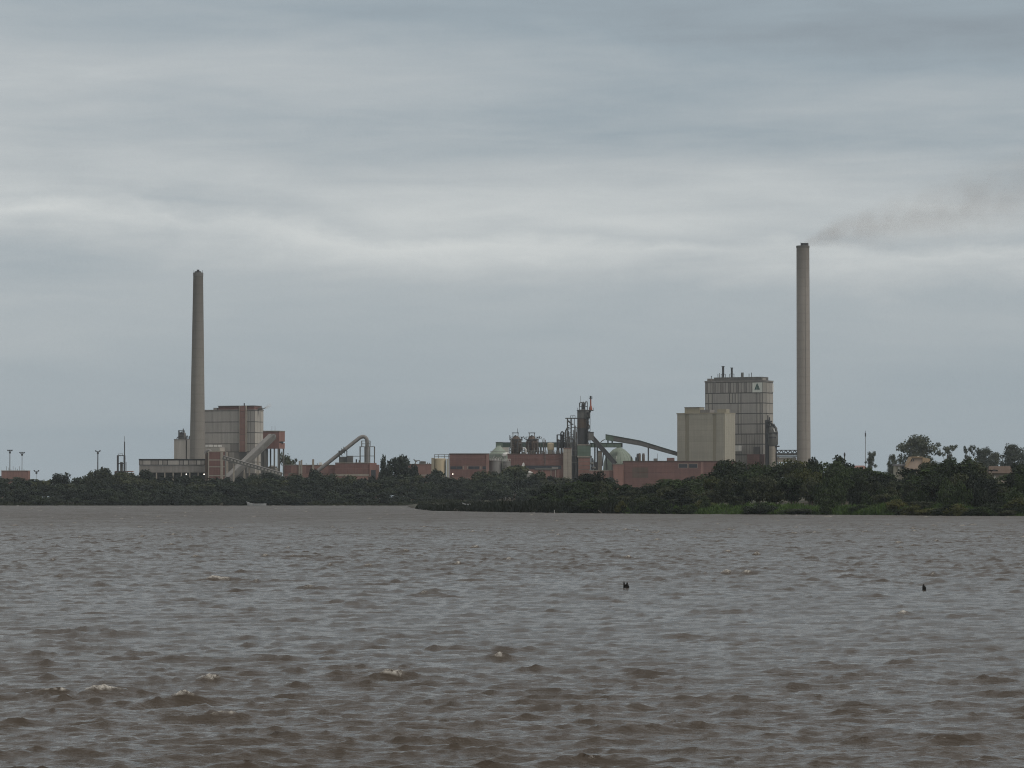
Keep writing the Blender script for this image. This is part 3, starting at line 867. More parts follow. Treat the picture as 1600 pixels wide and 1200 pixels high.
s = Site('inclined_conveyor', 'narrow windowed conveyor sloping down from the brick switch house to the trees', 'conveyor', 390, 1452)
A_ = Vector((s.x(348.5), 2, s.z(715.2))); B_ = Vector((s.x(441), -4, s.z(741.8)))
MB().beam(A_, B_, 1.9, 1.5).build('gallery_body', M['steel_mid'], s.root)
nr = Vector((0, 0, 1))
MB().beam(A_ + nr * .85, B_ + nr * .85, 2.2, .22).build('roof', M['duct_grey'], s.root)
for k in range(17):
    p0, p1 = A_.lerp(B_, (k + .22) / 17), A_.lerp(B_, (k + .78) / 17)
    MB().beam(p0 + Vector((0, -.97, .1)), p1 + Vector((0, -.97, .1)), .1, .62).build('window', M['cladding_pale'], s.root)
for t in (.18, .45, .75):
    p = A_.lerp(B_, t)
    MB().box(p.x - .3, p.x + .3, p.y - .6, p.y + .6, 0, p.z - .7).build('leg', M['concrete'], s.root)

# ------------------------------------------------------------------ brick bunker on stilts
s = Site('brick_bunker', 'red brick bunker raised on concrete stilts above pale tanks', 'bunker', 427, 1506)
MB().box(s.x(411), s.x(436), 0, 8, s.z(700.8), s.z(674)).build('wall', M['brick'], s.root)
m_ = MB()
x0, x1 = s.x(436.05), s.x(443.2)
for (za, zb) in ((s.z(700.8), s.z(692)), (s.z(689.8), s.z(674))):
    m_ = MB()
    i = 0
    m_.v = [(x0, .02, za), (x1, 6, za), (x1, 8, za), (x0, 8, za), (x0, .02, zb), (x1, 6, zb), (x1, 8, zb), (x0, 8, zb)]
    m_.f = [(0, 3, 2, 1), (4, 5, 6, 7), (0, 1, 5, 4), (1, 2, 6, 5), (2, 3, 7, 6), (3, 0, 4, 7)]
    m_.build('side_wall', M['brick_pale'], s.root)
MB().box(s.x(436.1), s.x(442), 2.4, 7.9, s.z(692.2), s.z(689.6)).build('dark_opening', M['window_glass'], s.root)
m_ = MB(); m_.v = [(s.x(410.6), -.3, s.z(674)), (s.x(436.2), -.3, s.z(674)), (s.x(443.6), 5.8, s.z(674)), (s.x(443.6), 8.3, s.z(674)), (s.x(410.6), 8.3, s.z(674))]
m_.v += [(v[0], v[1], s.z(672.9)) for v in m_.v]; m_.f = [(4, 3, 2, 1, 0), (5, 6, 7, 8, 9)] + [(k, (k + 1) % 5, 5 + (k + 1) % 5, 5 + k) for k in range(5)]
m_.build('roof_slab', M['concrete'], s.root)
for px, yy in ((413.5, .6), (428.6, .6), (434.8, .6), (441.6, 6.2), (421, 7), (434.8, 7)):
    MB().box(s.x(px) - .33, s.x(px) + .33, yy - .33, yy + .33, 0, s.z(701)).build('stilt', M['steel_mid'], s.root)
MB().box(s.x(407.5), s.x(417.5), .8, 6, 0, s.z(701.2)).build('shaft', M['cladding_dark'], s.root)
for px in (423, 427): pass
for px in (424, 429):
    MB().tube((s.x(px), 3, s.z(673)), (s.x(px), 3, s.z(665.6)), .06, n=5).build('aerial', M['steel_mid'], s.root)
s2 = Site('storage_tank', 'pale round tank under the brick bunker, behind its stilts', 'tank', 425.5, 1517)
MB().lathe([(2.1, 0), (2.1, s2.z(729.5)), (.4, s2.z(727.3))], 24).build('shell', M['concrete'], s2.root, True)
MB().lathe([(2.16, s2.z(730.2)), (2.16, s2.z(729.6))], 24).build('rim', M['steel_mid'], s2.root)
MB().tube((.9, -2.15, .2), (.9, -2.15, s2.z(728)), .07, n=5).build('ladder', M['steel_mid'], s2.root)
s2 = Site('storage_tank', 'small drum-like pale tank under the brick bunker, right of the larger tank', 'tank', 432.5, 1514)
MB().lathe([(1.1, 0), (1.1, s2.z(732.5)), (.3, s2.z(731.2))], 20).build('shell', M['cladding_pale'], s2.root, True)
MB().tube((0, 0, s2.z(732)), (0, 0, s2.z(728.5)), .12, n=6).build('vent_pipe', M['steel_mid'], s2.root)

# ------------------------------------------------------------------ low brick wall building and the big bent duct
s = Site('brick_building', 'long low dusty brick building below the bent duct, two stub stacks on it', 'brick building', 484, 1516)
MB().box(s.x(442.8), s.x(526), 0, 9, 0, s.z(727)).build('wall', M['brick_dusty'], s.root)
MB().box(s.x(442.6), s.x(526.2), -.2, 9.2, s.z(727), s.z(726.1)).build('parapet', M['concrete'], s.root)
for k in range(7):
    piece('brick_panel', M['brick_dusty' if k % 3 else 'brick'], s.root, s.x(443.5 + 11.7 * k), s.x(454.6 + 11.7 * k), -.12, .05, s.z(739.5), s.z(728))
for px, pt, wd in ((468.2, 720, 1.4), (471.3, 718.5, 1.2), (489.4, 717.6, 1.6)):
    MB().box(s.x(px - wd), s.x(px + wd), -.7, .3, 0, s.z(pt)).build('stub_stack', M['concrete'], s.root)
for px in (455, 460, 478, 496, 501, 506):
    MB().tube((s.x(px), 2, s.z(727)), (s.x(px), 2, s.z(723.6)), .13, n=5).build('vent_pipe', M['steel_mid'], s.root)
MB().box(s.x(498), s.x(503), 1, 4, s.z(727), s.z(722.6)).build('roof_vent', M['white_paint'], s.root)

s = Site('gas_duct', 'large grey duct rising at a slant and bending down into a steel frame', 'duct', 540, 1503)
pts = [(493, 738.5), (534, 706.2), (562, 684.0), (565.2, 682.6), (568.2, 682.2), (571.2, 683.6), (573.2, 686.6), (573.6, 691), (573.4, 735)]
MB().path([(s.x(p[0]), 0, s.z(p[1])) for p in pts], .84, 16).build('pipe', M['duct_grey'], s.root, True)
d_ = Vector((s.x(562) - s.x(534), 0, s.z(684) - s.z(706.2))).normalized()
c_ = Vector((s.x(535), 0, s.z(705.4)))
for k in (-1.2, 0.4, 1.6):
    MB().tube(c_ + d_ * (k - .18), c_ + d_ * (k + .18), 1.35, n=16).build('flange', M['steel_mid'], s.root)
s.frame('steel_dark', 530.5, 542, 704.5, 727, -1.6, 1.6, 2, .26)
s = Site('steel_frame', 'open steel scaffold tower around the bent end of the grey duct', 'frame tower', 574, 1503)
s.frame('steel_mid', 562.7, 585.2, 698, None, -3, 3, 6, .27, posts=4)
s.frame('steel_mid', 565.2, 578.2, 689, 698, -2, 2, 2, .25, posts=3)
MB().box(s.x(562.5), s.x(569), -2.6, 2.6, s.z(713), s.z(712.4)).build('platform', M['steel_dark'], s.root)
s = Site('fan_house', 'grey metal fan house on the yard left of the scaffold tower', 'fan house', 543, 1506)
MB().box(s.x(530), s.x(541.5), 2, 6, 0, s.z(713.4)).build('drive_box', M['steel_mid'], s.root)
MB().box(s.x(541.8), s.x(551), 1, 6, 0, s.z(712)).build('casing', M['duct_grey'], s.root)
MB().box(s.x(551), s.x(563), 3, 3.4, s.z(713.2), s.z(712.2)).build('beam', M['steel_mid'], s.root)
s.bar('vent_pipe', 'steel_dark', (556.5, 723), (556.5, 717.5), .3, 2)
s.bar('vent_pipe', 'steel_dark', (561, 723), (561, 719), .25, 2)

s = Site('brick_building', 'red brick building under the scaffold tower, paler bay at its right end', 'brick building', 555, 1491)
MB().box(s.x(523.8), s.x(577.2), 0, 8, 0, s.z(723.5)).build('wall', M['brick_dusty'], s.root)
for k in range(5):
    for pt, pb in ((725.2, 731.0), (732.0, 740.0)):
        piece('brick_panel', M['brick'], s.root, s.x(524.3 + 10.6 * k), s.x(534.4 + 10.6 * k), -.1, .05, s.z(pb), s.z(pt))
MB().box(s.x(523.5), s.x(577.3), -.22, 8.2, s.z(723.6), s.z(722.6)).build('parapet', M['concrete'], s.root)
MB().box(s.x(577.5), s.x(587.6), -.4, 7, 0, s.z(723.3)).build('end_bay', M['brick_pale'], s.root)
MB().box(s.x(580), s.x(587.2), -.55, .2, 0, s.z(734.5)).build('door', M['window_glass'], s.root)
MB().box(s.x(587.8), s.x(592), 1, 7, 0, s.z(726)).build('side_wing', M['brick_dusty'], s.root)
MB().box(s.x(524), s.x(577), -.16, .1, s.z(743.4), s.z(741)).build('concrete_band', M['concrete'], s.root)

# ------------------------------------------------------------------ purple brick building and cream tank house
s = Site('brick_building', 'dull purplish brick building half hidden behind round trees, steel gear on roof', 'brick building', 657, 1512)
MB().box(s.x(634), s.x(675), 0, 9, 0, s.z(725.3)).build('wall', M['brick_dusty'], s.root)
MB().box(s.x(633.8), s.x(675), -.15, 9, s.z(725.3), s.z(724.6)).build('parapet', M['concrete'], s.root)
MB().box(s.x(655), s.x(665), 2, 6, s.z(725), s.z(720.8)).build('roof_room', M['steel_mid'], s.root)
for a, b in (((646, 717.3), (652, 722)), ((647, 720), (656, 719.6)), ((649, 725), (649, 719.5)), ((657, 721), (664, 721.2)), ((668, 725), (668, 722.6)), ((671, 725), (671, 723))):
    s.bar('pipe', 'steel_mid', a, b, .2, 1.5)
MB().box(s.x(647), s.x(674), -.1, .1, s.z(743.5), s.z(741.5)).build('concrete_band', M['concrete'], s.root)

s = Site('tank_house', 'cream painted tank house with roof railing left of the red brick building', 'factory building', 687, 1487)
MB().lathe([(2.55, 0), (2.55, s.z(716.6)), (2.2, s.z(716.2))], 30, (s.x(687.4), 2.5)).build('wall', M['cream_paint'], s.root, True)
MB().box(s.x(674), s.x(678.6), .6, 5, 0, s.z(715.4)).build('side_block', M['cream_recess'], s.root)
MB().box(s.x(697.6), s.x(701), 0, 5, 0, s.z(717)).build('column', M['cream_concrete'], s.root)
for px in (678.8, 685, 694.5, 700.8):
    s.bar('rail_post', 'steel_mid', (px, 717), (px, 710.4), .12, 1.5)
for pt in (710.3, 713.6):
    s.bar('handrail', 'steel_mid', (678.4, pt), (702, pt - .2), .12, 1.5)

s = Site('brick_building', 'red brick building with dark window strip right of the cream tank house', 'brick building', 732, 1491)
MB().box(s.x(702), s.x(764), 0, 10, 0, s.z(709.5)).build('wall', M['brick_dusty'], s.root)
for k in range(6):
    for j, (pt, pb) in enumerate(((710.6, 717.8), (718.4, 727.0))):
        piece('brick_panel', M['brick'], s.root, s.x(702.6 + 10.2 * k), s.x(712.4 + 10.2 * k), -.1, .05, s.z(pb), s.z(pt))
for k in range(6):
    piece('brick_panel', M['brick'], s.root, s.x(702.6 + 10.2 * k), s.x(712.4 + 10.2 * k), -.1, .05, s.z(745), s.z(734))
for p0, p1 in ((704, 712.6), (713.2, 722), (732, 740.5), (741, 749), (754, 759)):
    piece('window', M['window_glass'], s.root, s.x(p0), s.x(p1), -.16, .05, s.z(733), s.z(728.6))
for px in (723.5, 729.7, 750.5, 760):
    MB().box(s.x(px), s.x(px + 1.2), -.2, .05, s.z(733.2), s.z(728.4)).build('concrete_post', M['concrete'], s.root)
MB().box(s.x(701.6), s.x(764.2), -.3, 10.3, s.z(709.6), s.z(708.4)).build('parapet', M['steel_rust'], s.root)
MB().box(s.x(759.5), s.x(764.4), -.35, 2, 0, s.z(710)).build('end_column', M['brick_dusty'], s.root)
l = thing('floodlight', 'lit lamp low on the red brick building beside the cream tank house', 'lamp', (X(707.5, 1490.6), 1490.6, Z(740.7, 1490.6)), 0, 'lit lamps of the mill')
MB().box(-.28, .28, -.02, .3, -.3, .3).build('housing', M['steel_dark'], l)
MB().lathe([(.05, -.26), (.23, -.13), (.23, .13), (.05, .26)], 10, (0, -.1)).build('lens', M['lamp'], l)

# ------------------------------------------------------------------ cone roofed silo with tanks in front
s = Site('cone_silo', 'green cone-roofed silo with white gear, left of the twin dark digesters', 'silo', 779.5, 1512)
MB().lathe([(4.6, 0), (4.6, s.z(712)), (4.3, s.z(709)), (.9, s.z(697.5)), (.9, s.z(696))], 32).build('shell', M['green_pale'], s.root, True)
MB().box(s.x(783), s.x(795), -.8, .8, s.z(708), s.z(699)).build('chute', M['cladding_pale'], s.root)
for px in (771, 775.5, 780, 784, 788):
    MB().tube((s.x(px), -4.8, s.z(716)), (s.x(779.5 + (px - 779.5) * .35), -1.5, s.z(701)), .14, n=5).build('roof_stair_rail', M['white_paint'], s.root)
for pt in (705, 709.5, 714):
    MB().box(s.x(765.5), s.x(793), -5.1, -4.8, s.z(pt + .7), s.z(pt)).build('walkway', M['duct_grey'], s.root)
def small_tank(px, D, r, pt, label, mat='duct_grey'):
    t = Site('storage_tank', label, 'tank', px, D)
    MB().lathe([(r, 0), (r, t.z(pt + 1.5)), (r * .5, t.z(pt)), (.2, t.z(pt - .5))], 28).build('shell', M[mat], t.root, True)
    MB().lathe([(r + .08, t.z(pt + 2.6)), (r + .08, t.z(pt + 1.6))], 28).build('rim', M['steel_mid'], t.root, True)
    for k in range(7):
        an = math.pi + math.pi * (k + .5) / 7
        x_, y_ = r * math.cos(an), r * math.sin(an)
        MB().tube((x_, y_, t.z(pt + 1.6)), (x_, y_, t.z(pt - 2)), .07, n=5).build('rail_post', M['white_paint'], t.root)
    MB().path([(r * math.cos(math.pi + math.pi * k / 12), r * math.sin(math.pi + math.pi * k / 12), t.z(pt - 2)) for k in range(13)], .08, 5).build('handrail', M['white_paint'], t.root)
    return t
t = small_tank(774.3, 1496, 2.9, 718, 'grey-white round tank in front of the green cone-roofed silo, left of a pair')
t = small_tank(792, 1494, 1.85, 719.5, 'grey-white round tank in front of the silo, right of a pair and narrower')
MB().lathe([(1.9, t.z(712)), (1.7, t.z(709)), (.9, t.z(707.2)), (.2, t.z(706.8))], 20, (-.2, 2.5)).build('dome_cap', M['white_paint'], t.root, True)
MB().box(-1.2, -.6, 2, 2.6, 0, t.z(709)).build('post', M['white_paint'], t.root)
MB().box(.7, 1.2, 2, 2.6, 0, t.z(710)).build('post', M['white_paint'], t.root)

# ------------------------------------------------------------------ long brick hall with the recessed strip
s = Site('brick_building', 'long red brick hall with dark recessed strip under the twin digesters', 'brick building', 838, 1493)
MB().box(s.x(793), s.x(880), .3, 12, 0, s.z(709.4)).build('wall', M['brick_dusty'], s.root)
for k in range(8):
    for pt, pb in ((710.5, 717.3), (718, 726.6)):
        piece('brick_panel', M['brick'], s.root, s.x(793.4 + 10.8 * k), s.x(803.8 + 10.8 * k), .16, .35, s.z(pb), s.z(pt))
MB().box(s.x(797), s.x(876.5), .1, .4, s.z(732.6), s.z(727.6)).build('recess', M['window_glass'], s.root)
MB().box(s.x(836), s.x(866), -.2, .25, s.z(733.8), s.z(731.4)).build('canopy', M['steel_mid'], s.root)
MB().box(s.x(862), s.x(872), -.3, .2, s.z(733), s.z(729.5)).build('vent_box', M['duct_grey'], s.root)
for k in range(5):
    piece('brick_panel', M['brick' if k % 2 else 'brick_pale'], s.root, s.x(832 + 9.7 * k), s.x(841.2 + 9.7 * k), .12, .35, s.z(747), s.z(734.2))
for px in (847, 861, 868):
    MB().box(s.x(px - .5), s.x(px + .5), -.05, .2, s.z(747), s.z(734)).build('concrete_post', M['concrete'], s.root)
MB().box(s.x(792.6), s.x(880), .05, 12.2, s.z(709.5), s.z(708.6)).build('parapet', M['steel_rust'], s.root)
MB().box(s.x(851), s.x(852.2), -.1, .3, s.z(727), s.z(709)).build('downpipe', M['steel_mid'], s.root)
# clutter of pipework along its roof
rng = random.Random(4)
for k in range(26):
    px = 812 + 66 * rng.random(); h = 2 + 7 * rng.random()
    y = 2 + 8 * rng.random()
    if rng.random() < .5:
        MB().tube((s.x(px), y, s.z(709)), (s.x(px), y, s.z(709 - h)), .12 + .2 * rng.random(), n=6).build('roof_pipe', M[rng.choice(['steel_dark', 'steel_mid', 'steel_rust', 'duct_grey'])], s.root)
    else:
        wd = 1 + 3 * rng.random()
        MB().box(s.x(px), s.x(px + wd), y, y + 1.2, s.z(709), s.z(709 - h * .5)).build('roof_unit', M[rng.choice(['steel_dark', 'steel_mid', 'steel_rust'])], s.root)
for pt in (704.5, 706.5):
    MB().tube((s.x(815), 1.5, s.z(pt)), (s.x(879), 1.5, s.z(pt)), .14, n=6).build('handrail', M['steel_mid'], s.root)
for k in range(14):
    px = 815 + 64 * k / 13
    MB().tube((s.x(px), 1.5, s.z(709)), (s.x(px), 1.5, s.z(704)), .1, n=5).build('rail_post', M['steel_mid'], s.root)

s = Site('white_stack', 'short white elbow stack standing in front of the long brick hall', 'stack', 816.5, 1488)
MB().path([(s.x(815.3), 0, 0), (s.x(815.3), 0, s.z(733)), (s.x(817.2), 0, s.z(728)), (s.x(818.4), 0, s.z(725)), (s.x(819.4), 0, s.z(724.6))], .6, 12).build('pipe', M['white_paint'], s.root, True)
MB().lathe([(.75, s.z(734)), (.75, s.z(732.6))], 12, (s.x(815.3), 0)).build('collar', M['duct_grey'], s.root)
s = Site('storage_tank', 'low tank with white shallow dome roof rising from the trees by the white stack', 'tank', 823, 1478)
MB().lathe([(2.5, 0), (2.5, s.z(738.4))], 28).build('shell', M['duct_grey'], s.root, True)
MB().lathe([(2.62, s.z(738.6)), (2.6, s.z(737.8)), (1.6, s.z(736.6)), (.2, s.z(735.8))], 28).build('roof', M['white_paint'], s.root, True)
MB().path([(s.x(820), 0, s.z(724.8)), (s.x(819.6), 0, s.z(725.8))], .3, 6)

# ------------------------------------------------------------------ green horizontal conveyor behind and the twin digesters
s = Site('conveyor_gallery', 'dark green level conveyor gallery running behind the twin digesters', 'conveyor gallery', 815, 1532)
MB().box(s.x(775), s.x(901), 0, 2.6, s.z(699), s.z(691.6)).build('gallery_body', M['green_dark'], s.root)
MB().box(s.x(774.6), s.x(785.5), -.2, 2.8, s.z(699.2), s.z(691.2)).build('head_box', M['green_paint'], s.root)
for k in range(8):
    p0, p1 = 786 + 14.3 * k, 786 + 14.3 * (k + 1)
    piece('panel', M['green_dark'], s.root, s.x(p0) + .1, s.x(p1) - .1, -.1, .1, s.z(698.6), s.z(692.2))
MB().box(s.x(774.4), s.x(901), -.3, 2.9, s.z(691.2), s.z(690.7)).build('roof_edge', M['steel_dark'], s.root)
for px in (793, 845, 890):
    MB().box(s.x(px) - .4, s.x(px) + .4, .6, 1.6, 0, s.z(699)).build('leg', M['steel_dark'], s.root)

def digester(px0, px1, label, pc):
    D = 1516
    s = Site('digester', label, 'process vessel', (px0 + px1) / 2, D, 'twin digesters above the brick hall')
    r = (px1 - px0) / 2 * D / FPX
    MB().lathe([(r * .72, 0), (r * .72, s.z(706)), (r * .95, s.z(700)), (r * .95, s.z(688.5)), (r * .55, s.z(683.5)), (r * .3, s.z(681))], 22).build('vessel', M['steel_rust'], s.root, True)
    MB().lathe([(r * 1.12, s.z(687.6)), (r * 1.12, s.z(686.4))], 20).build('platform', M['steel_dark'], s.root)
    for k in range(12):
        an = 2 * math.pi * k / 12
        x_, y_ = r * 1.08 * math.cos(an), r * 1.08 * math.sin(an)
        MB().tube((x_, y_, s.z(687)), (x_, y_, s.z(682.8)), .08, n=5).build('rail_post', M['steel_dark'], s.root)
    MB().path([(r * 1.08 * math.cos(2 * math.pi * k / 16), r * 1.08 * math.sin(2 * math.pi * k / 16), s.z(682.8)) for k in range(17)], .09, 5).build('handrail', M['steel_dark'], s.root)
    MB().box(s.x(px0 + 1), s.x(px1 - .5), -r * .9, r * .9, s.z(706), s.z(694)).build('casing', M['steel_rust'], s.root)
    # hoist gantry
    for dxp in (-4, 4):
        MB().box(s.x(pc + dxp) - .16, s.x(pc + dxp) + .16, -.2, .2, s.z(687), s.z(676.4)).build('gantry_post', M['steel_mid'], s.root)
    MB().box(s.x(pc - 5.6), s.x(pc + 5.4), -.25, .25, s.z(677), s.z(675.8)).build('gantry_beam', M['steel_dark'], s.root)
    MB().box(s.x(pc - 1.5), s.x(pc + 1.2), -1, 1, s.z(686.5), s.z(680)).build('valve_head', M['steel_dark'], s.root)
    rg = random.Random(int(px0))
    for k in range(9):
        x_ = r * 1.05 * (2 * rg.random() - 1)
        MB().tube((x_, -r * .9 - .3, s.z(704)), (x_, -r * .9 - .3, s.z(689 + 8 * rg.random())), .14 + .1 * rg.random(), n=6).build('pipe', M[rg.choice(['steel_dark', 'steel_mid', 'steel_rust'])], s.root)
    MB().path([(r * .8, -.6, s.z(688)), (r * .9, -.6, s.z(684)), (r * 1.3, -.6, s.z(682.4)), (r * 1.45, -.6, s.z(686))], .22, 6).build('gooseneck_pipe', M['steel_dark'], s.root, True)
    for pt in (692, 697):
        MB().lathe([(r * 1.02, s.z(pt + .8)), (r * 1.02, s.z(pt))], 20).build('ring_beam', M['steel_dark'], s.root)
    s.frame('steel_rust', px0 - 1, px1 + 1, 700, None, -r - .8, r + .8, 4, .26)
    return s
s = digester(797, 815.5, 'left one of two squat dark digesters, a spike aerial on its top', 805.5)
MB().tube((s.x(808.7), 0, s.z(677)), (s.x(808.7), 0, s.z(669.5)), .1, n=5).build('aerial', M['steel_dark'], s.root)
MB().box(s.x(796), s.x(797.3), -.3, .3, s.z(688), s.z(680)).build('vent_stack', M['steel_dark'], s.root)
s = digester(822, 840, 'right one of two squat dark digesters, curved vent pipe at its side', 831)
MB().path([(s.x(841), 0, s.z(690)), (s.x(843), 0, s.z(681)), (s.x(846), 0, s.z(683)), (s.x(848), 0, s.z(690)), (s.x(848.4), 0, s.z(700))], .12, 6).build('vent_pipe', M['steel_mid'], s.root, True)
s = Site('elbow_pipe', 'white elbow pipe standing between the twin digesters', 'pipe', 820.5, 1508)
MB().path([(s.x(817.5), 0, s.z(700.6)), (s.x(820), 0, s.z(700.6)), (s.x(821.4), 0, s.z(702)), (s.x(821.6), 0, s.z(704)), (s.x(821.6), 0, 0)], .38, 10).build('pipe', M['white_paint'], s.root, True)
s = Site('storage_tank', 'small cream tank on legs right of the twin digesters', 'tank', 860.5, 1508)
MB().lathe([(1.2, s.z(703.4)), (1.52, s.z(702.6)), (1.52, s.z(693)), (1.1, s.z(692)), (.2, s.z(691.6))], 24).build('shell', M['cream_paint'], s.root, True)
MB().lathe([(1.3, s.z(709)), (1.3, s.z(703.4))], 18).build('skirt', M['cream_recess'], s.root, True)
MB().tube((0, 0, 0), (0, 0, s.z(709)), .9, n=12).build('leg', M['steel_mid'], s.root)

# ------------------------------------------------------------------ pipe racks left of the recovery tower
s = Site('pipe_rack', 'tall thin steel pipe rack with bent pipes left of the dark process tower', 'pipe rack', 893, 1504)
for px in (886.7, 892.4):
    MB().box(s.x(px) - .3, s.x(px) + .3, -.3, .3, 0, s.z(653)).build('post', M['steel_mid'], s.root)
for px in (887.3, 897.6):
    MB().box(s.x(px) - .14, s.x(px) + .14, 2.4, 2.7, 0, s.z(654)).build('post', M['steel_mid'], s.root)
MB().box(s.x(883.3), s.x(902), -.5, 2.8, s.z(654.2), s.z(652.8)).build('walkway', M['steel_mid'], s.root)
MB().box(s.x(892), s.x(902), -.2, 2.4, s.z(668.2), s.z(667.3)).build('walkway', M['steel_mid'], s.root)
for px in (891.5, 895, 898.6):
    s.bar('rail_post', 'steel_mid', (px, 653), (px, 649.4), .1, -.4)
s.bar('handrail', 'steel_mid', (891.3, 649.6), (899, 649.6), .11, -.4)
for pt in (660, 666, 672, 678, 684):
    s.bar('beam', 'steel_mid', (886.7, pt), (892.4, pt - 3), .14, -.3)
MB().path([(s.x(886.4), .6, s.z(655)), (s.x(888), .6, s.z(658)), (s.x(891), .6, s.z(660.5)), (s.x(894), .6, s.z(663)), (s.x(896), .6, s.z(662.6))], .28, 7).build('bent_pipe', M['steel_mid'], s.root, True)
MB().path([(s.x(884), .9, s.z(692)), (s.x(884), .9, s.z(673)), (s.x(886), .9, s.z(669)), (s.x(890), .9, s.z(668))], .34, 8).build('bent_pipe', M['steel_mid'], s.root, True)
for px, pt in ((889, 676), (895.3, 682), (898, 686), (901, 684)):
    s.bar('pipe', 'steel_mid', (px, 700), (px, pt), .22, .5)
s = Site('pipe_rack', 'low dark pipe rack with hairpin pipes on the long brick hall', 'pipe rack', 877, 1507)
for px in (870.6, 878, 883):
    MB().box(s.x(px) - .3, s.x(px) + .3, -.4, .4, 0, s.z(679.4)).build('post', M['steel_dark'], s.root)
MB().box(s.x(870), s.x(884.5), -.5, 1.5, s.z(680.2), s.z(678.8)).build('beam', M['steel_dark'], s.root)
MB().box(s.x(870), s.x(884.5), -.5, 1.5, s.z(688.6), s.z(687.8)).build('beam', M['steel_dark'], s.root)
for px, pt in ((876.4, 675), (880, 677)):
    MB().path([(s.x(px), 1, s.z(700)), (s.x(px), 1, s.z(pt + 2)), (s.x(px + .8), 1, s.z(pt)), (s.x(px + 2.4), 1, s.z(pt - .6)), (s.x(px + 3.6), 1, s.z(pt + .5)), (s.x(px + 4), 1, s.z(pt + 3)), (s.x(px + 4), 1, s.z(700))], .3, 8).build('hairpin_pipe', M['steel_dark'], s.root, True)
MB().lathe([(1.0, s.z(699)), (1.9, s.z(697)), (1.9, s.z(692)), (1.0, s.z(690.5))], 16, (s.x(884), 2.6)).build('condenser', M['steel_rust'], s.root, True)
for px in (872.5, 874.4, 886, 889.5):
    MB().tube((s.x(px), .3, s.z(700)), (s.x(px), .3, s.z(684 + (px % 3) * 2)), .2, n=6).build('pipe', M['steel_mid'], s.root)

# ------------------------------------------------------------------ stair tower and dark process tower
s = Site('stair_tower', 'plain grey concrete stair tower at the right end of the long brick hall', 'stair tower', 886.5, 1492)
for p0, p1 in ((880.2, 886.4), (886.6, 893.2)):
    piece('wall_panel', M['concrete'], s.root, s.x(p0), s.x(p1), -.5, 4, 0, s.z(701))
MB().box(s.x(880), s.x(893.4), -.6, 4.1, s.z(701), s.z(699.8)).build('parapet', M['brick_dusty'], s.root)
s = Site('pipe_column', 'bundle of dark vertical pipes between the grey stair tower and the process tower', 'pipes', 897, 1497)
for k, px in enumerate((894.6, 896.4, 898.6, 900.6)):
    MB().tube((s.x(px), .4 * (k % 2), 0), (s.x(px), .4 * (k % 2), s.z(693 + 2 * (k % 3))), .26, n=8).build('pipe', M['steel_dark'], s.root)
MB().box(s.x(893.3), s.x(904), 1.2, 3, 0, s.z(712)).build('backing_duct', M['steel_dark'], s.root)
for pt in (703, 712, 722):
    MB().box(s.x(893.6), s.x(901.6), -.4, .9, s.z(pt + .8), s.z(pt)).build('clamp', M['steel_mid'], s.root)

s = Site('process_tower', 'dark cylindrical process tower with platforms, tallest in the middle of the mill', 'tower', 910.5, 1500)
r = 8.55 * 1500 / FPX
seg = [(735, 717.5, 'brick_pale', 1.08), (697, 669.5, 'steel_dark', .98), (669.5, 653.5, 'steel_rust', 1.0), (653.5, 641.5, 'steel_mid', 1.0)]
MB().lathe([(r * .98, s.z(718)), (r * .98, s.z(669.6))], 26).build('lower_shell', M['steel_dark'], s.root, True)
MB().lathe([(r, s.z(669.5)), (r, s.z(653.6))], 26).build('middle_shell', M['steel_rust'], s.root, True)
MB().lathe([(r * 1.0, s.z(653.5)), (r * 1.0, s.z(642)), (r * .7, s.z(640))], 26).build('upper_shell', M['steel_mid'], s.root, True)
for pt, k in ((669, 1.05), (653, 1.08), (641, 1.1), (684, 1.03)):
    MB().lathe([(r * k, s.z(pt + .9)), (r * k, s.z(pt))], 24).build('ring_beam', M['steel_dark'], s.root)
MB().box(s.x(902), s.x(922.8), -3, 3, s.z(713), s.z(696)).build('green_house', M['green_paint'], s.root)
for k in range(3):
    for j in range(3):
        piece('green_panel', M['green_paint'], s.root, s.x(902.2 + 6.9 * j), s.x(908.6 + 6.9 * j), -3.1, -2.9, s.z(712.6 - 5.4 * k), s.z(707.9 - 5.4 * k))
MB().box(s.x(901.6), s.x(923.2), -3.3, 3.2, s.z(714.6), s.z(713)).build('floor_slab', M['concrete'], s.root)
MB().box(s.x(901.8), s.x(922.9), -3.2, 3.2, s.z(696), s.z(694.6)).build('floor_slab', M['concrete'], s.root)
for k in range(5):
    piece('brick_panel', M['brick_pale'], s.root, s.x(903.6), s.x(921.6), -3, 3, s.z(721.6 + 6 * k) + .1 if k < 4 else 0, s.z(716 + 6 * k))
MB().box(s.x(903.2), s.x(922), -2.9, 2.9, 0, s.z(714.6)).build('concrete_frame', M['concrete'], s.root)
MB().lathe([(.7, s.z(655)), (1.25, s.z(652)), (1.25, s.z(642)), (.6, s.z(640.5))], 16, (s.x(917), -1.7)).build('side_vessel', M['steel_mid'], s.root, True)
MB().lathe([(.5, s.z(672)), (.95, s.z(668)), (.95, s.z(657)), (.5, s.z(655))], 16, (s.x(916.5), -1.8)).build('side_vessel', M['steel_rust'], s.root, True)
MB().tube((s.x(918), -1.9, s.z(697)), (s.x(918), -1.9, s.z(668)), .34, n=8).build('downpipe', M['steel_mid'], s.root)
for p0, p1, pt in ((912, 922, 652.8), (913, 922, 668.6), (902, 927.2, 641), (914, 920, 658.5)):
    MB().box(s.x(p0), s.x(p1), -2.9, 1, s.z(pt + 1), s.z(pt)).build('platform', M['steel_dark'], s.root)
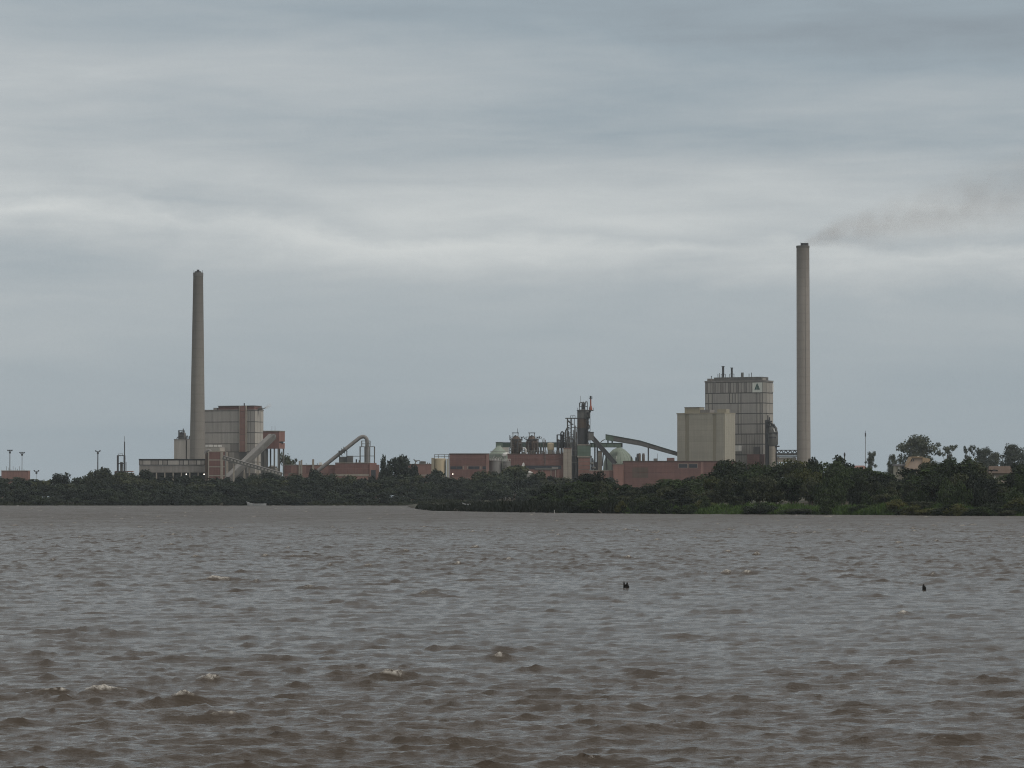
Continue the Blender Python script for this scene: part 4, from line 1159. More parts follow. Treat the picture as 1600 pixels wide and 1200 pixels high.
for p0 in (902.6, 905, 921.6, 926.8):
    s.bar('rail_post', 'steel_dark', (p0, 641), (p0, 637.4), .1, -2.8)
MB().tube((s.x(922.5), -1.5, s.z(641.5)), (s.x(918), -1.5, s.z(652)), .4, n=8).build('bracket', M['steel_dark'], s.root)
# head works
s.frame('steel_dark', 905.3, 917.8, 629.5, 641, -1.6, 1.6, 2, .24, posts=4)
MB().box(s.x(908.5), s.x(914.5), -1, 1, s.z(641), s.z(632)).build('head_machine', M['steel_dark'], s.root)
MB().lathe([(.9, s.z(633)), (.55, s.z(629)), (.2, s.z(627.6))], 12, (s.x(911.5), 0)).build('head_cone', M['steel_dark'], s.root, True)
for px0_, px1_, pt in ((906, 910.5, 628.4), (914.5, 917.8, 626.8)):
    MB().path([(s.x(px0_), -.6, s.z(634)), (s.x(px0_ + .3), -.6, s.z(pt + 1.5)), (s.x((px0_ + px1_) / 2), -.6, s.z(pt)), (s.x(px1_ - .2), -.6, s.z(pt + 1.2)), (s.x(px1_), -.6, s.z(pt + 4))], .16, 6).build('vent_loop', M['steel_mid'], s.root, True)
s.bar('aerial', 'steel_mid', (907, 630), (907, 618.5), .07, 0)
# red flare stack standing on the top platform
s2 = thing('flare_stack', 'thin red oxide vent stack on the top platform of the process tower', 'vent stack', (X(922.9, 1500), 1499, Z(641, 1500)), 0)
zz = lambda py: Z(py, 1500) - Z(641, 1500)
MB().lathe([(.72, 0), (.72, zz(637.5)), (.34, zz(633.5)), (.30, zz(623))], 14).build('pipe', M['red_oxide'], s2, True)
MB().lathe([(.75, zz(623)), (.75, zz(622.3))], 12).build('ring_platform', M['steel_dark'], s2)
MB().lathe([(.28, zz(622.4)), (.45, zz(620.4)), (.4, zz(618.8))], 12).build('tip', M['steel_dark'], s2, True)
for k in range(6):
    an = math.pi * k / 3
    MB().tube((.7 * math.cos(an), .7 * math.sin(an), zz(622.6)), (.7 * math.cos(an), .7 * math.sin(an), zz(619.6)), .06, n=5).build('rail_post', M['steel_dark'], s2)

# ------------------------------------------------------------------ hopper, dark chute, green gallery, dome, long conveyor
s = Site('chute_conveyor', 'dark steep conveyor slanting down from the hopper beside the process tower', 'conveyor', 940, 1497)
A_ = Vector((s.x(924.5), 0, s.z(683))); B_ = Vector((s.x(961.5), 0, s.z(725)))
MB().beam(A_, B_, 2.2, 1.9).build('gallery_body', M['steel_dark'], s.root)
nr = Vector(((B_ - A_).normalized().z, 0, -(B_ - A_).normalized().x)) * -1
MB().beam(A_ + nr * 1.0, B_ + nr * 1.0, 2.5, .2).build('roof', M['steel_mid'], s.root)
MB().box(s.x(919.4), s.x(927.6), -1.4, 1.4, s.z(688), s.z(675.6)).build('hopper', M['steel_mid'], s.root)
MB().box(s.x(919), s.x(928), -1.55, 1.55, s.z(675.6), s.z(674.9)).build('hopper_rim', M['steel_dark'], s.root)
for (p0, t0), (p1, t1_) in (((943, 705), (941, 728)), ((946.5, 709), (951.5, 735)), ((957, 721), (953.5, 735)), ((929.5, 690), (929.5, 735)), ((933.2, 694), (933.2, 735))):
    MB().tube((s.x(p0), .2, s.z(t0)), (s.x(p1), .2, s.z(t1_) if t1_ < 735 else 0), .32, n=6).build('leg', M['steel_dark'], s.root)

s = Site('vent_shaft', 'slim brownish concrete shaft behind the dark steep conveyor', 'shaft', 937, 1512)
MB().box(s.x(933.4), s.x(940.6), 0, 3, 0, s.z(705)).build('wall', M['concrete'], s.root)
MB().box(s.x(933), s.x(941), -.2, 3.2, s.z(705), s.z(704.2)).build('cap_slab', M['steel_mid'], s.root)

s = Site('conveyor_gallery', 'level green conveyor gallery ending over the green dome', 'conveyor gallery', 948, 1526)
MB().box(s.x(922), s.x(971), 0, 2.6, s.z(699), s.z(692.6)).build('gallery_body', M['green_dark'], s.root)
for k in range(4):
    piece('panel', M['green_paint'], s.root, s.x(925 + 11.6 * k), s.x(935.8 + 11.6 * k), -.12, .1, s.z(698.6), s.z(693.2))
MB().box(s.x(971.1), s.x(972.8), -.1, 2.7, s.z(699.2), s.z(692.2)).build('end_wall', M['steel_dark'], s.root)
MB().box(s.x(921.8), s.x(972.6), -.25, 2.8, s.z(692.6), s.z(692)).build('roof_edge', M['green_dark'], s.root)
MB().path([(s.x(938), -.1, s.z(692)), (s.x(941), -.1, s.z(688.6)), (s.x(945), -.1, s.z(686.6))], .2, 6).build('pipe', M['steel_mid'], s.root, True)
for px in (950, 956.6):
    MB().box(s.x(px - 1), s.x(px + 1), .2, 1.8, s.z(692), s.z(686)).build('chute', M['green_dark'], s.root)

s = Site('chip_dome', 'pale green cone-roofed dome silo below the level green gallery', 'silo', 967, 1534)
prof = [(7.0, 0), (7.0, s.z(735)), (6.85, s.z(724)), (6.0, s.z(715.5)), (4.6, s.z(709)), (2.5, s.z(702.5)), (1.1, s.z(700)), (1.0, s.z(698.8))]
MB().lathe(prof, 40).build('shell', M['green_pale'], s.root, True)
for k in range(20):
    an = 2 * math.pi * (k + .3) / 20
    MB().path([(rr * 1.006 * math.cos(an), rr * 1.006 * math.sin(an), z_) for rr, z_ in prof[1:-1]], .09, 4).build('rib', M['green_pale'], s.root)
MB().box(s.x(961.5), s.x(962.6), -6.2, -5.4, s.z(717.5), s.z(713)).build('hatch', M['white_paint'], s.root)
MB().box(s.x(972), s.x(974), -6.9, -6, s.z(724), s.z(721)).build('hatch', M['white_paint'], s.root)

s = Site('inclined_conveyor', 'long green-grey covered conveyor sloping down to the cream block', 'conveyor', 1000, 1506)
pp = [(946.6, 683.2), (1000, 692.6), (1058.5, 709.8)]
ws = [8.4, 7.4, 5.6]
def slab(pA, wA, pB, wB, y0, y1, mat, name, off=0):
    m = MB()
    for (p, w_) in ((pA, wA), (pB, wB)):
        m.v += [(s.x(p[0]), y0, s.z(p[1] + w_ / 2 + off)), (s.x(p[0]), y1, s.z(p[1] + w_ / 2 + off)), (s.x(p[0]), y1, s.z(p[1] - w_ / 2 + off)), (s.x(p[0]), y0, s.z(p[1] - w_ / 2 + off))]
    m.f = [(0, 1, 2, 3), (7, 6, 5, 4), (0, 4, 5, 1), (1, 5, 6, 2), (2, 6, 7, 3), (3, 7, 4, 0)]
    return m.build(name, M[mat], s.root)
slab(pp[0], ws[0], pp[1], ws[1], -1.2, 1.2, 'steel_mid', 'gallery_body')
slab(pp[1], ws[1], pp[2], ws[2], -1.2, 1.2, 'steel_mid', 'gallery_body')
slab((946.2, 683.1), 9.0, (958.5, 685.3), 8.6, -1.35, 1.3, 'green_paint', 'head_box')
slab((946.2, 678.8), .8, (1000, 688.6), .8, -1.5, 1.5, 'green_dark', 'roof')
slab((1000, 688.6), .8, (1058.5, 706.6), .8, -1.5, 1.5, 'green_dark', 'roof')
slab((958.6, 685.4), 5.4, (999.6, 692.7), 4.6, -1.3, -1.1, 'cladding_dark', 'side_sheet')
slab((1000.4, 692.8), 4.6, (1058.2, 709.8), 3.4, -1.3, -1.1, 'cladding_dark', 'side_sheet')
MB().box(s.x(1012), s.x(1014), -.8, .8, 0, s.z(698)).build('leg', M['steel_dark'], s.root)
for px, pt in ((950, 688), (956.5, 689.4)):
    MB().box(s.x(px - .9), s.x(px + .9), -.6, .6, s.z(693), s.z(pt - 2)).build('chute', M['green_dark'], s.root)

# ------------------------------------------------------------------ right brick hall
s = Site('brick_building', 'long red brick hall in front of the cream block, two dark windows in it', 'brick building', 1040, 1470)
MB().box(s.x(975), s.x(1150), 0, 14, 0, s.z(721)).build('wall', M['brick'], s.root)
MB().box(s.x(974.6), s.x(1150), -.3, 14.3, s.z(721), s.z(720)).build('parapet', M['steel_rust'], s.root)
for k in range(14):
    for pt, pb in ((722, 729.6), (730.4, 738), (738.8, 746.6), (747.4, 756)):
        p0, p1 = 975.6 + 12.4 * k, 987.6 + 12.4 * k
        if pt == 722 and k in (7, 8, 9):
            continue
        dark = 977 < p0 < 1012 and 730 < pt < 745
        piece('brick_panel', M['steel_rust' if dark else 'brick'], s.root, s.x(p0), s.x(p1), -.09, .05, s.z(pb), s.z(pt))
for p0, p1 in ((1060.4, 1074), (1076.4, 1089.6)):
    f = MB().box(s.x(p0 - .5), s.x(p1 + .5), -.10, .05, s.z(731.6), s.z(724.4)).build('window', M['concrete'], s.root)
    n3 = 1
    for k in range(n3):
        q0, q1 = p0 + (p1 - p0) * k / n3, p0 + (p1 - p0) * (k + 1) / n3
        piece('pane', M['window_glass'], f, s.x(q0) + .05, s.x(q1) - .05, -.16, 0, s.z(731), s.z(725))
MB().box(s.x(1095), s.x(1099), -.2, .05, s.z(756), s.z(722)).build('pilaster', M['brick_dusty'], s.root)
MB().box(s.x(958), s.x(974.5), -1.5, 8, 0, s.z(725.6)).build('end_wing', M['brick_pale'], s.root)
MB().box(s.x(957.6), s.x(974.4), -1.7, 8.2, s.z(725.6), s.z(724.8)).build('parapet', M['concrete'], s.root)
MB().box(s.x(952), s.x(957.5), 1, 6, 0, s.z(735)).build('low_wing', M['brick_dusty'], s.root)
for px, r, pt in ((986.9, .32, 713), (996.6, .45, 708.6), (999.8, .55, 708), (1005.9, .6, 708.2), (994, .28, 714)):
    MB().lathe([(r, s.z(721)), (r, s.z(pt + 3)), (r * .8, s.z(pt + 1)), (r * .8, s.z(pt))], 12, (s.x(px), 4)).build('roof_stack', M['steel_dark' if r < .5 else 'steel_rust'], s.root, True)
MB().box(s.x(1022), s.x(1028), 3, 6, s.z(721), s.z(716.2)).build('roof_room', M['steel_mid'], s.root)
s.bar('aerial', 'steel_mid', (1027.6, 716.5), (1027.6, 708.4), .09, 4)
MB().box(s.x(1043), s.x(1054.4), 3, 7, s.z(721), s.z(715.2)).build('roof_room', M['brick'], s.root)
s = Site('link_building', 'low brown brick link between process tower and right brick hall', 'brick building', 938, 1486)
MB().box(s.x(921), s.x(957.4), 0, 5, 0, s.z(735.4)).build('wall', M['brick_dusty'], s.root)
MB().box(s.x(920.8), s.x(957.6), -.15, 5.1, s.z(735.4), s.z(734.6)).build('parapet', M['concrete'], s.root)
s = Site('valve_station', 'small dark valve station with pipes right of the process tower foot', 'pipes', 926, 1494)
for px, pt in ((923.6, 712), (926, 716), (928.4, 718), (931, 722)):
    s.bar('pipe', 'steel_dark', (px, 740), (px, pt), .3, 0)
for px, pt in ((924.6, 722), (927.6, 729)):
    MB().lathe([(.2, s.z(pt + 4)), (.9, s.z(pt + 3)), (.9, s.z(pt + 1)), (.2, s.z(pt))], 12, (s.x(px), -.6)).build('drum', M['steel_mid'], s.root, True)
MB().box(s.x(922.6), s.x(933), -.5, .5, s.z(730.6), s.z(729.8)).build('platform', M['steel_dark'], s.root)

# ------------------------------------------------------------------ more pipework over the middle of the mill
rg_ = random.Random(77)
s = Site('pipe_tangle', 'tangle of thin pipes and small platforms between the cream tank and the process tower', 'pipes', 880, 1519)
for k in range(22):
    px = 866 + 36 * rg_.random(); top = 700 - (6 + 34 * rg_.random() * (px - 860) / 42)
    s.bar('pipe', rg_.choice(['steel_dark', 'steel_mid', 'steel_rust']), (px, 712), (px, top), .13 + .14 * rg_.random(), 2 * rg_.random())
for k in range(12):
    px = 866 + 28 * rg_.random(); py = 698 - 26 * rg_.random() * (px - 856) / 42
    s.bar('cross_pipe', rg_.choice(['steel_dark', 'steel_mid']), (px, py), (px + 5 + 6 * rg_.random(), py + rg_.uniform(-2, 2)), .12 + .1 * rg_.random(), 2 * rg_.random())
s = Site('pipe_tangle', 'tangle of thin pipes and railings over and between the twin digesters', 'pipes', 826, 1512)
for k in range(20):
    px = 794 + 58 * rg_.random(); top = 698 - 15 * rg_.random()
    s.bar('pipe', rg_.choice(['steel_dark', 'steel_mid', 'steel_rust']), (px, 709), (px, top), .11 + .12 * rg_.random(), 2 * rg_.random())
for k in range(14):
    px = 794 + 50 * rg_.random(); py = 705 - 20 * rg_.random()
    s.bar('cross_pipe', rg_.choice(['steel_dark', 'steel_mid']), (px, py), (px + 4 + 9 * rg_.random(), py + rg_.uniform(-1.5, 1.5)), .10 + .1 * rg_.random(), 2 * rg_.random())
s = Site('tower_stair', 'zigzag steel stair and ladders climbing the right side of the process tower', 'stair', 921, 1497)
for k in range(7):
    y0_, y1_ = 696 - 7.4 * k, 696 - 7.4 * (k + 1)
    p0_, p1_ = (917.5, 921.5) if k % 2 else (921.5, 917.5)
    s.bar('stair_flight', 'steel_dark', (p0_, y0_), (p1_, y1_), .2, 0)
    MB().box(s.x(916.6), s.x(922.4), -.4, .4, s.z(y1_ + .7), s.z(y1_)).build('landing', M['steel_dark'], s.root)
for px in (917, 922):
    s.bar('post', 'steel_dark', (px, 697), (px, 644), .13, 0)

# ------------------------------------------------------------------ far left things
s = Site('brick_building', 'low brown brick building among trees at the far left edge', 'brick building', 23, 1490)
MB().box(s.x(2.4), s.x(40), 0, 7, 0, s.z(735.8)).build('wall', M['brick_dusty'], s.root)
for k in range(4):
    piece('brick_panel', M['brick_dusty'], s.root, s.x(3 + 10.1 * k), s.x(12.8 + 10.1 * k), -.1, .05, s.z(749), s.z(737))
MB().box(s.x(2), s.x(44), -.2, 7.2, s.z(735.8), s.z(735)).build('parapet', M['concrete'], s.root)
MB().box(s.x(40.2), s.x(43.8), .3, 7, 0, s.z(735.9)).build('end_bay', M['brick_pale'], s.root)
for k in range(9):
    px = 10 + 3.4 * k
    s.bar('railing_post', 'steel_mid', (px, 735), (px, 728.6 + (k % 3) * 2), .08, 1)
def light_mast(px, pt, D, label, pb=None, r=.24, heads=3, mat='steel_mid'):
    s = Site('light_mast', label, 'light mast', px, D, 'light masts along the far bank')
    MB().tube((0, 0, 0 if pb is None else s.z(pb)), (0, 0, s.z(pt + 1)), r, r * .7, n=8).build('pole', M[mat], s.root)
    MB().box(-1.0, 1.0, -.15, .15, s.z(pt + 1.8), s.z(pt + .9)).build('crossarm', M['steel_dark'], s.root)
    for k in range(heads):
        x_ = -0.9 + 1.8 * k / max(1, heads - 1)
        MB().box(x_ - .28, x_ + .28, -.45, .3, s.z(pt + .9), s.z(pt - .5)).build('lamp_head', M['steel_dark'], s.root)
    MB().box(-.4, .4, -.3, .3, s.z(pt + 5.2), s.z(pt + 2.4)).build('service_box', M['steel_dark'], s.root)
light_mast(15.6, 703.2, 1496, 'floodlight mast on the low brown building at far left, taller of two')
light_mast(34.6, 706.8, 1498, 'floodlight mast on the low brown building at far left, shorter of two', r=.16)
light_mast(153, 704.2, 1440, 'dark lone floodlight mast rising behind bushy trees left of the gallery', r=.3, heads=2, mat='steel_dark')
light_mast(57.2, 735.2, 1480, 'faint small lamp pole right of the low brown building', r=.08, heads=2)
s = Site('steel_frame', 'dark open steel tower with tall thin aerial left of the gallery', 'frame tower', 189, 1460)
s.frame('steel_dark', 184.2, 194.6, 712, None, -1.6, 1.6, 6, .42)
MB().box(s.x(188), s.x(192), -.6, .6, 0, s.z(722)).build('inner_vessel', M['steel_mid'], s.root)
s.bar('aerial', 'steel_dark', (194.7, 712), (194.7, 690), .22, 0)
s.bar('aerial_tip', 'steel_mid', (194.7, 690), (194.7, 681.5), .08, 0)
s.bar('side_pipe', 'steel_mid', (197.2, 745), (197.2, 722), .14, 0)
s.bar('handrail', 'steel_mid', (186, 709.3), (192.5, 709), .09, -1.5)
for px in (186, 192.4):
    s.bar('rail_post', 'steel_mid', (px, 712), (px, 709.2), .08, -1.5)
s = Site('shed', 'small shed roof with pale front between the steel tower and the gallery', 'shed', 200, 1462)
MB().box(s.x(196), s.x(208), 0, 5, 0, s.z(739)).build('wall', M['peach_trim'], s.root)
MB().prism([(s.x(178), s.z(737.6)), (s.x(208.6), s.z(737.6)), (s.x(206), s.z(735.9)), (s.x(181), s.z(735.9))], -.4, 5.4).build('roof', M['brick_dusty'], s.root)
MB().box(s.x(179), s.x(195.8), .4, 5, 0, s.z(737.7)).build('side_wall', M['brick_dusty'], s.root)

# ------------------------------------------------------------------ right bank: houses, posts, mast
def on_land(px, D):
    return float(gz(X(px, D), D))
D = 905
s = Site('house', 'peach gabled house with twin attic windows among trees below the tall gum', 'house', 1434, D, base=on_land(1434, D))
xa, xb = s.x(1416), s.x(1453); ze, zr = s.z(731), s.z(714.6)
MB().prism([(s.x(1416.6), 0), (s.x(1441), 0), (s.x(1441), s.z(714.8)), (s.x(1424.5), s.z(714.8)), (s.x(1416.6), s.z(729))], 0, 6).build('wall', M['peach_wall'], s.root)
m_ = MB(); y0, y1 = -.35, 6.3
m_.v = [(s.x(1441), y0, s.z(714.4)), (s.x(1453), y0, s.z(717)), (s.x(1453), y1, s.z(717)), (s.x(1441), y1, s.z(714.4)), (s.x(1441), y0, 0), (s.x(1453), y0, 0), (s.x(1453), y1, 0), (s.x(1441), y1, 0)]
m_.f = [(0, 1, 2, 3), (4, 7, 6, 5), (0, 4, 5, 1), (1, 5, 6, 2), (2, 6, 7, 3), (3, 7, 4, 0)]
m_.build('side_wall', M['peach_trim'], s.root)
MB().beam((s.x(1415.6), 3, s.z(730.2)), (s.x(1424.6), 3, s.z(714.0)), 7, .28).build('roof', M['peach_trim'], s.root)
MB().beam((s.x(1424), 3, s.z(714.2)), (s.x(1441), 3, s.z(714.2)), 7, .28).build('roof', M['peach_trim'], s.root)
for px in (1424.2, 1427.4):
    f = MB().box(s.x(px - .8), s.x(px + .8), -.08, .1, s.z(721), s.z(716.8)).build('window', M['white_paint'], s.root)
    MB().box(s.x(px - .6), s.x(px + .6), -.13, .0, s.z(720.6), s.z(717.2)).build('pane', M['window_glass'], f)
MB().box(s.x(1435), s.x(1437.4), 2, 3, s.z(714.4), s.z(712.6)).build('chimney', M['white_paint'], s.root)
s = Site('house', 'flat-roofed pale house half hidden left of the peach gabled house', 'house', 1407, D + 4, base=on_land(1407, D + 4))
MB().box(s.x(1399), s.x(1416), 0, 5, 0, s.z(727.8)).build('wall', M['cream_concrete'], s.root)
MB().box(s.x(1397.6), s.x(1416.4), -.7, 5.5, s.z(727.8), s.z(725.2)).build('roof', M['roof_grey'], s.root)
MB().box(s.x(1403), s.x(1406.4), -.1, .1, s.z(740), s.z(729)).build('door', M['white_paint'], s.root)
MB().box(s.x(1408.4), s.x(1412), -.1, .1, s.z(733), s.z(729)).build('window', M['window_glass'], s.root)
D = 960
s = Site('house', 'low house with dull red roof among bushes below the thin mast', 'house', 1343, D, base=on_land(1343, D))
MB().box(s.x(1329), s.x(1357), 0, 7, 0, s.z(735)).build('wall', M['brick_dusty'], s.root)
m_ = MB()
x0, x1, za, zb = s.x(1326), s.x(1360), s.z(736), s.z(727.2)
m_.v = [(x0, -.6, za), (x1, -.6, za), (x1, 7.6, za), (x0, 7.6, za), (x0 + 1.4, 3.5, zb), (x1 - 1.4, 3.5, zb)]
m_.f = [(0, 1, 5, 4), (2, 3, 4, 5), (1, 2, 5), (3, 0, 4), (3, 2, 1, 0)]
m_.build('roof', M['brick_dusty'], s.root)
MB().box(s.x(1337), s.x(1341), -.1, .1, s.z(742), s.z(737)).build('window', M['window_glass'], s.root)
D = 842
s = Site('house', 'brown-grey roofed house behind the crossarm pole near the right edge', 'house', 1562, D, base=on_land(1562, D))
MB().box(s.x(1549), s.x(1580), 0, 6, 0, s.z(739)).build('wall', M['concrete'], s.root)
m_ = MB()
x0, x1, za, zb = s.x(1544.5), s.x(1584), s.z(739.5), s.z(728)
m_.v = [(x0, -.7, za), (x1, -.7, za), (x1, 6.7, za), (x0, 6.7, za), (x0 + .5, 3, zb), (x1 - .5, 3, zb)]
m_.f = [(0, 1, 5, 4), (2, 3, 4, 5), (1, 2, 5), (3, 0, 4), (3, 2, 1, 0)]
m_.build('roof', M['steel_rust'], s.root)
MB().box(s.x(1552.5), s.x(1555), -.1, .1, s.z(747.5), s.z(743.5)).build('window', M['white_paint'], s.root)
D = 792
s = Site('utility_pole', 'pale utility pole with dark crossarm in front of the brown-grey roof', 'utility pole', 1548.5, D, base=on_land(1548.5, D))
MB().tube((0, 0, 0), (0, 0, s.z(732)), .17, .13, n=8).build('pole', M['timber'], s.root)
MB().beam((s.x(1543.5), -.2, s.z(735)), (s.x(1558.6), -.2, s.z(735.6)), .25, .28).build('crossarm', M['wet_timber'], s.root)
MB().box(s.x(1551), s.x(1555), -.35, .35, s.z(736), s.z(733.6)).build('transformer', M['steel_dark'], s.root)
for px in (1545, 1557):
    MB().lathe([(.08, s.z(735)), (.12, s.z(734.4)), (.06, s.z(733.6))], 8, (s.x(px), -.2)).build('insulator', M['steel_dark'], s.root)
s = Site('radio_mast', 'thin pale radio mast with thick dark tip above the right bank trees', 'mast', 1352.3, 1700, base=2.0)
MB().tube((0, 0, 0), (0, 0, s.z(682)), .16, .12, n=6).build('pole', M['steel_mid'], s.root)
MB().tube((0, 0, s.z(682)), (0, 0, s.z(676.5)), .34, .3, n=8).build('antenna', M['steel_dark'], s.root)
MB().tube((0, 0, s.z(676.5)), (0, 0, s.z(673)), .1, n=5).build('spike', M['steel_dark'], s.root)
s = Site('flue_pipe', 'short dark flue pipe above bushes between right chimney and radio mast', 'flue', 1319.6, 860, base=on_land(1319.6, 860))
MB().tube((0, 0, 0), (0, 0, s.z(708.4)), .14, n=7).build('pipe', M['steel_mid'], s.root)
MB().lathe([(.2, s.z(713)), (.24, s.z(709.4)), (.1, s.z(707))], 10).build('cowl', M['steel_dark'], s.root)

# ------------------------------------------------------------------ boats
def boat(px, D, L, label, heading=0.0, prow=.75, base=0.02):
    b = thing('boat', label, 'boat', (X(px, D), D, base), heading)
    n = 14
    m = MB(); prev = None
    ring = []
    for k in range(n + 1):
        t = k / n
        x_ = -L / 2 + L * t
        bw = .95 * math.sin(math.pi * min(1, .18 + .62 * t)) ** .8 * (1 if t > .1 else .35 + t * 6.5)
        sheer = .62 + prow * max(0, .32 - t) ** 1.6 * 7 + .22 * max(0, t - .7)
        ring.append([(x_ - (.45 * (1 - t * 4) if t < .25 else 0), -bw, sheer), (x_, -bw * .72, .05), (x_, 0, -.22), (x_, bw * .72, .05), (x_ - (.45 * (1 - t * 4) if t < .25 else 0), bw, sheer)])
    for rg in ring: m.v += rg
    for k in range(n):
        for j in range(4):
            a = k * 5 + j
            m.f.append((a, a + 1, a + 6, a + 5))
    m.f.append((0, 1, 2, 3, 4)); m.f.append(tuple(n * 5 + j for j in (4, 3, 2, 1, 0)))
    m.build('hull', M['boat_white'], b, True)
    d = MB()
    for k in range(n + 1):
        rg = ring[k]
        d.v += [(rg[0][0], rg[0][1] * .9, rg[0][2] - .18), (rg[4][0], rg[4][1] * .9, rg[4][2] - .18)]
    for k in range(n): d.f.append((2 * k, 2 * k + 1, 2 * k + 3, 2 * k + 2))
    d.build('inner_deck', M['boat_inside'], b)
    for side in (0, 4):
        MB().path([(r_[side][0], r_[side][1], r_[side][2] + .02) for r_ in ring], .07, 5).build('gunwale', M['boat_white'], b, True)
    for t in (.4, .65):
        k = int(t * n); rg = ring[k]
        MB().box(rg[0][0] - .14, rg[0][0] + .14, rg[0][1] * .9, rg[4][1] * .9, rg[0][2] - .12, rg[0][2] - .05).build('bench', M['timber'], b)
    MB().tube((L / 2 - .1, 0, .2), (L / 2 + .15, 0, .95), .12, n=6).build('outboard_motor', M['steel_dark'], b)
    return b
boat(401.8, 1288, 7.0, 'long pale wooden boat with raised prow moored at the far bank', R(4))
b = boat(729.8, 852, 1.9 * 1.0, 'small white boat lying on the low grassy spit', R(0), .5)
b.location.z = max(.5, float(gz(X(729.8, 852), 852))) + .55; b.scale = (.9, .6, .55)
s = Site('marker_post', 'thin white marker post at the water edge of the grassy spit', 'post', 866, 742, base=on_land(866, 742))
MB().tube((0, 0, -.4), (0, 0, s.z(797.2)), .05, n=6).build('stake', M['white_paint'], s.root)
MB().lathe([(.07, s.z(797.4)), (.07, s.z(796.8))], 8).build('cap', M['white_paint'], s.root)

# ------------------------------------------------------------------ broken stumps standing in the water
def stump(px, py, label, spikes):
    D = CAM_H / math.tan(math.atan((py - 600) / FPX) - PITCH)
    b = thing('timber_stump', label, 'timber stump', (X(px, D), D, 0.0), 0, 'rotten stumps standing out of the water')
    k_ = D / FPX
    for (dx_, w_, h_, lean) in spikes:
        m = MB(); n = 8
        rg = random.Random(int(abs(dx_) * 100 + h_ * 7))
        for lv, (zz, rr) in enumerate(((-.5, 1.1), (h_ * k_ * .45, 1.0), (h_ * k_ * .75, .85))):
            for q in range(n):
                an = 2 * math.pi * q / n
                m.v.append(((dx_ + lean * lv * .3) * k_ + rr * w_ / 2 * k_ * math.cos(an) * (1 + .12 * rg.random()), rr * w_ / 2 * k_ * math.sin(an), zz))
        top = len(m.v)
        m.v.append(((dx_ + lean) * k_, 0, h_ * k_))
        for lv in range(2):
            for q in range(n):
                a = lv * n + q; c = lv * n + (q + 1) % n
                m.f.append((a, c, c + n, a + n))
        for q in range(n):
            m.f.append((2 * n + q, 2 * n + (q + 1) % n, top))
        m.build('timber', M['wet_timber'], b)
stump(978.5, 920, 'wider black rotten stump with two spikes standing in the brown water', [(-3.4, 2.6, 12.5, -.4), (-1, 3.2, 8, .2), (1.6, 3.4, 11.2, -.6), (3.3, 2.6, 6.2, -.2)])
stump(1443.2, 922, 'narrow black pointed rotten stump alone in the water towards the right', [(-1.2, 3.6, 10.2, .2), (1.4, 3.4, 6.8, -.6)])

# ================================================================== trees and plants
def leaf_mesh(name, C, N, S, mat, rng, aspect=0.62):
    """many bent leaf clumps: centre C, facing N, size S"""
    n = len(C)
    t = np.cross(N, rng.normal(size=(n, 3))); t /= np.linalg.norm(t, axis=1, keepdims=True) + 1e-9
    b = np.cross(N, t)
    S = S[:, None]
    v = np.empty((n, 4, 3), np.float32)
    v[:, 0] = C - t * S * .5
    v[:, 1] = C - b * S * aspect * .5 + N * S * .10
    v[:, 2] = C + t * S * .5 + N * S * (rng.random((n, 1)) - .5) * .3
    v[:, 3] = C + b * S * aspect * .5 + N * S * .10
    me = bpy.data.meshes.new(name)
    me.vertices.add(n * 4); me.vertices.foreach_set('co', v.ravel())
    me.loops.add(n * 4); me.loops.foreach_set('vertex_index', np.arange(n * 4, dtype=np.int32))
    me.polygons.add(n)
    me.polygons.foreach_set('loop_start', np.arange(0, n * 4, 4, dtype=np.int32))
    me.polygons.foreach_set('loop_total', np.full(n, 4, np.int32))
    me.update(calc_edges=True)
    me.materials.append(mat)
    return me

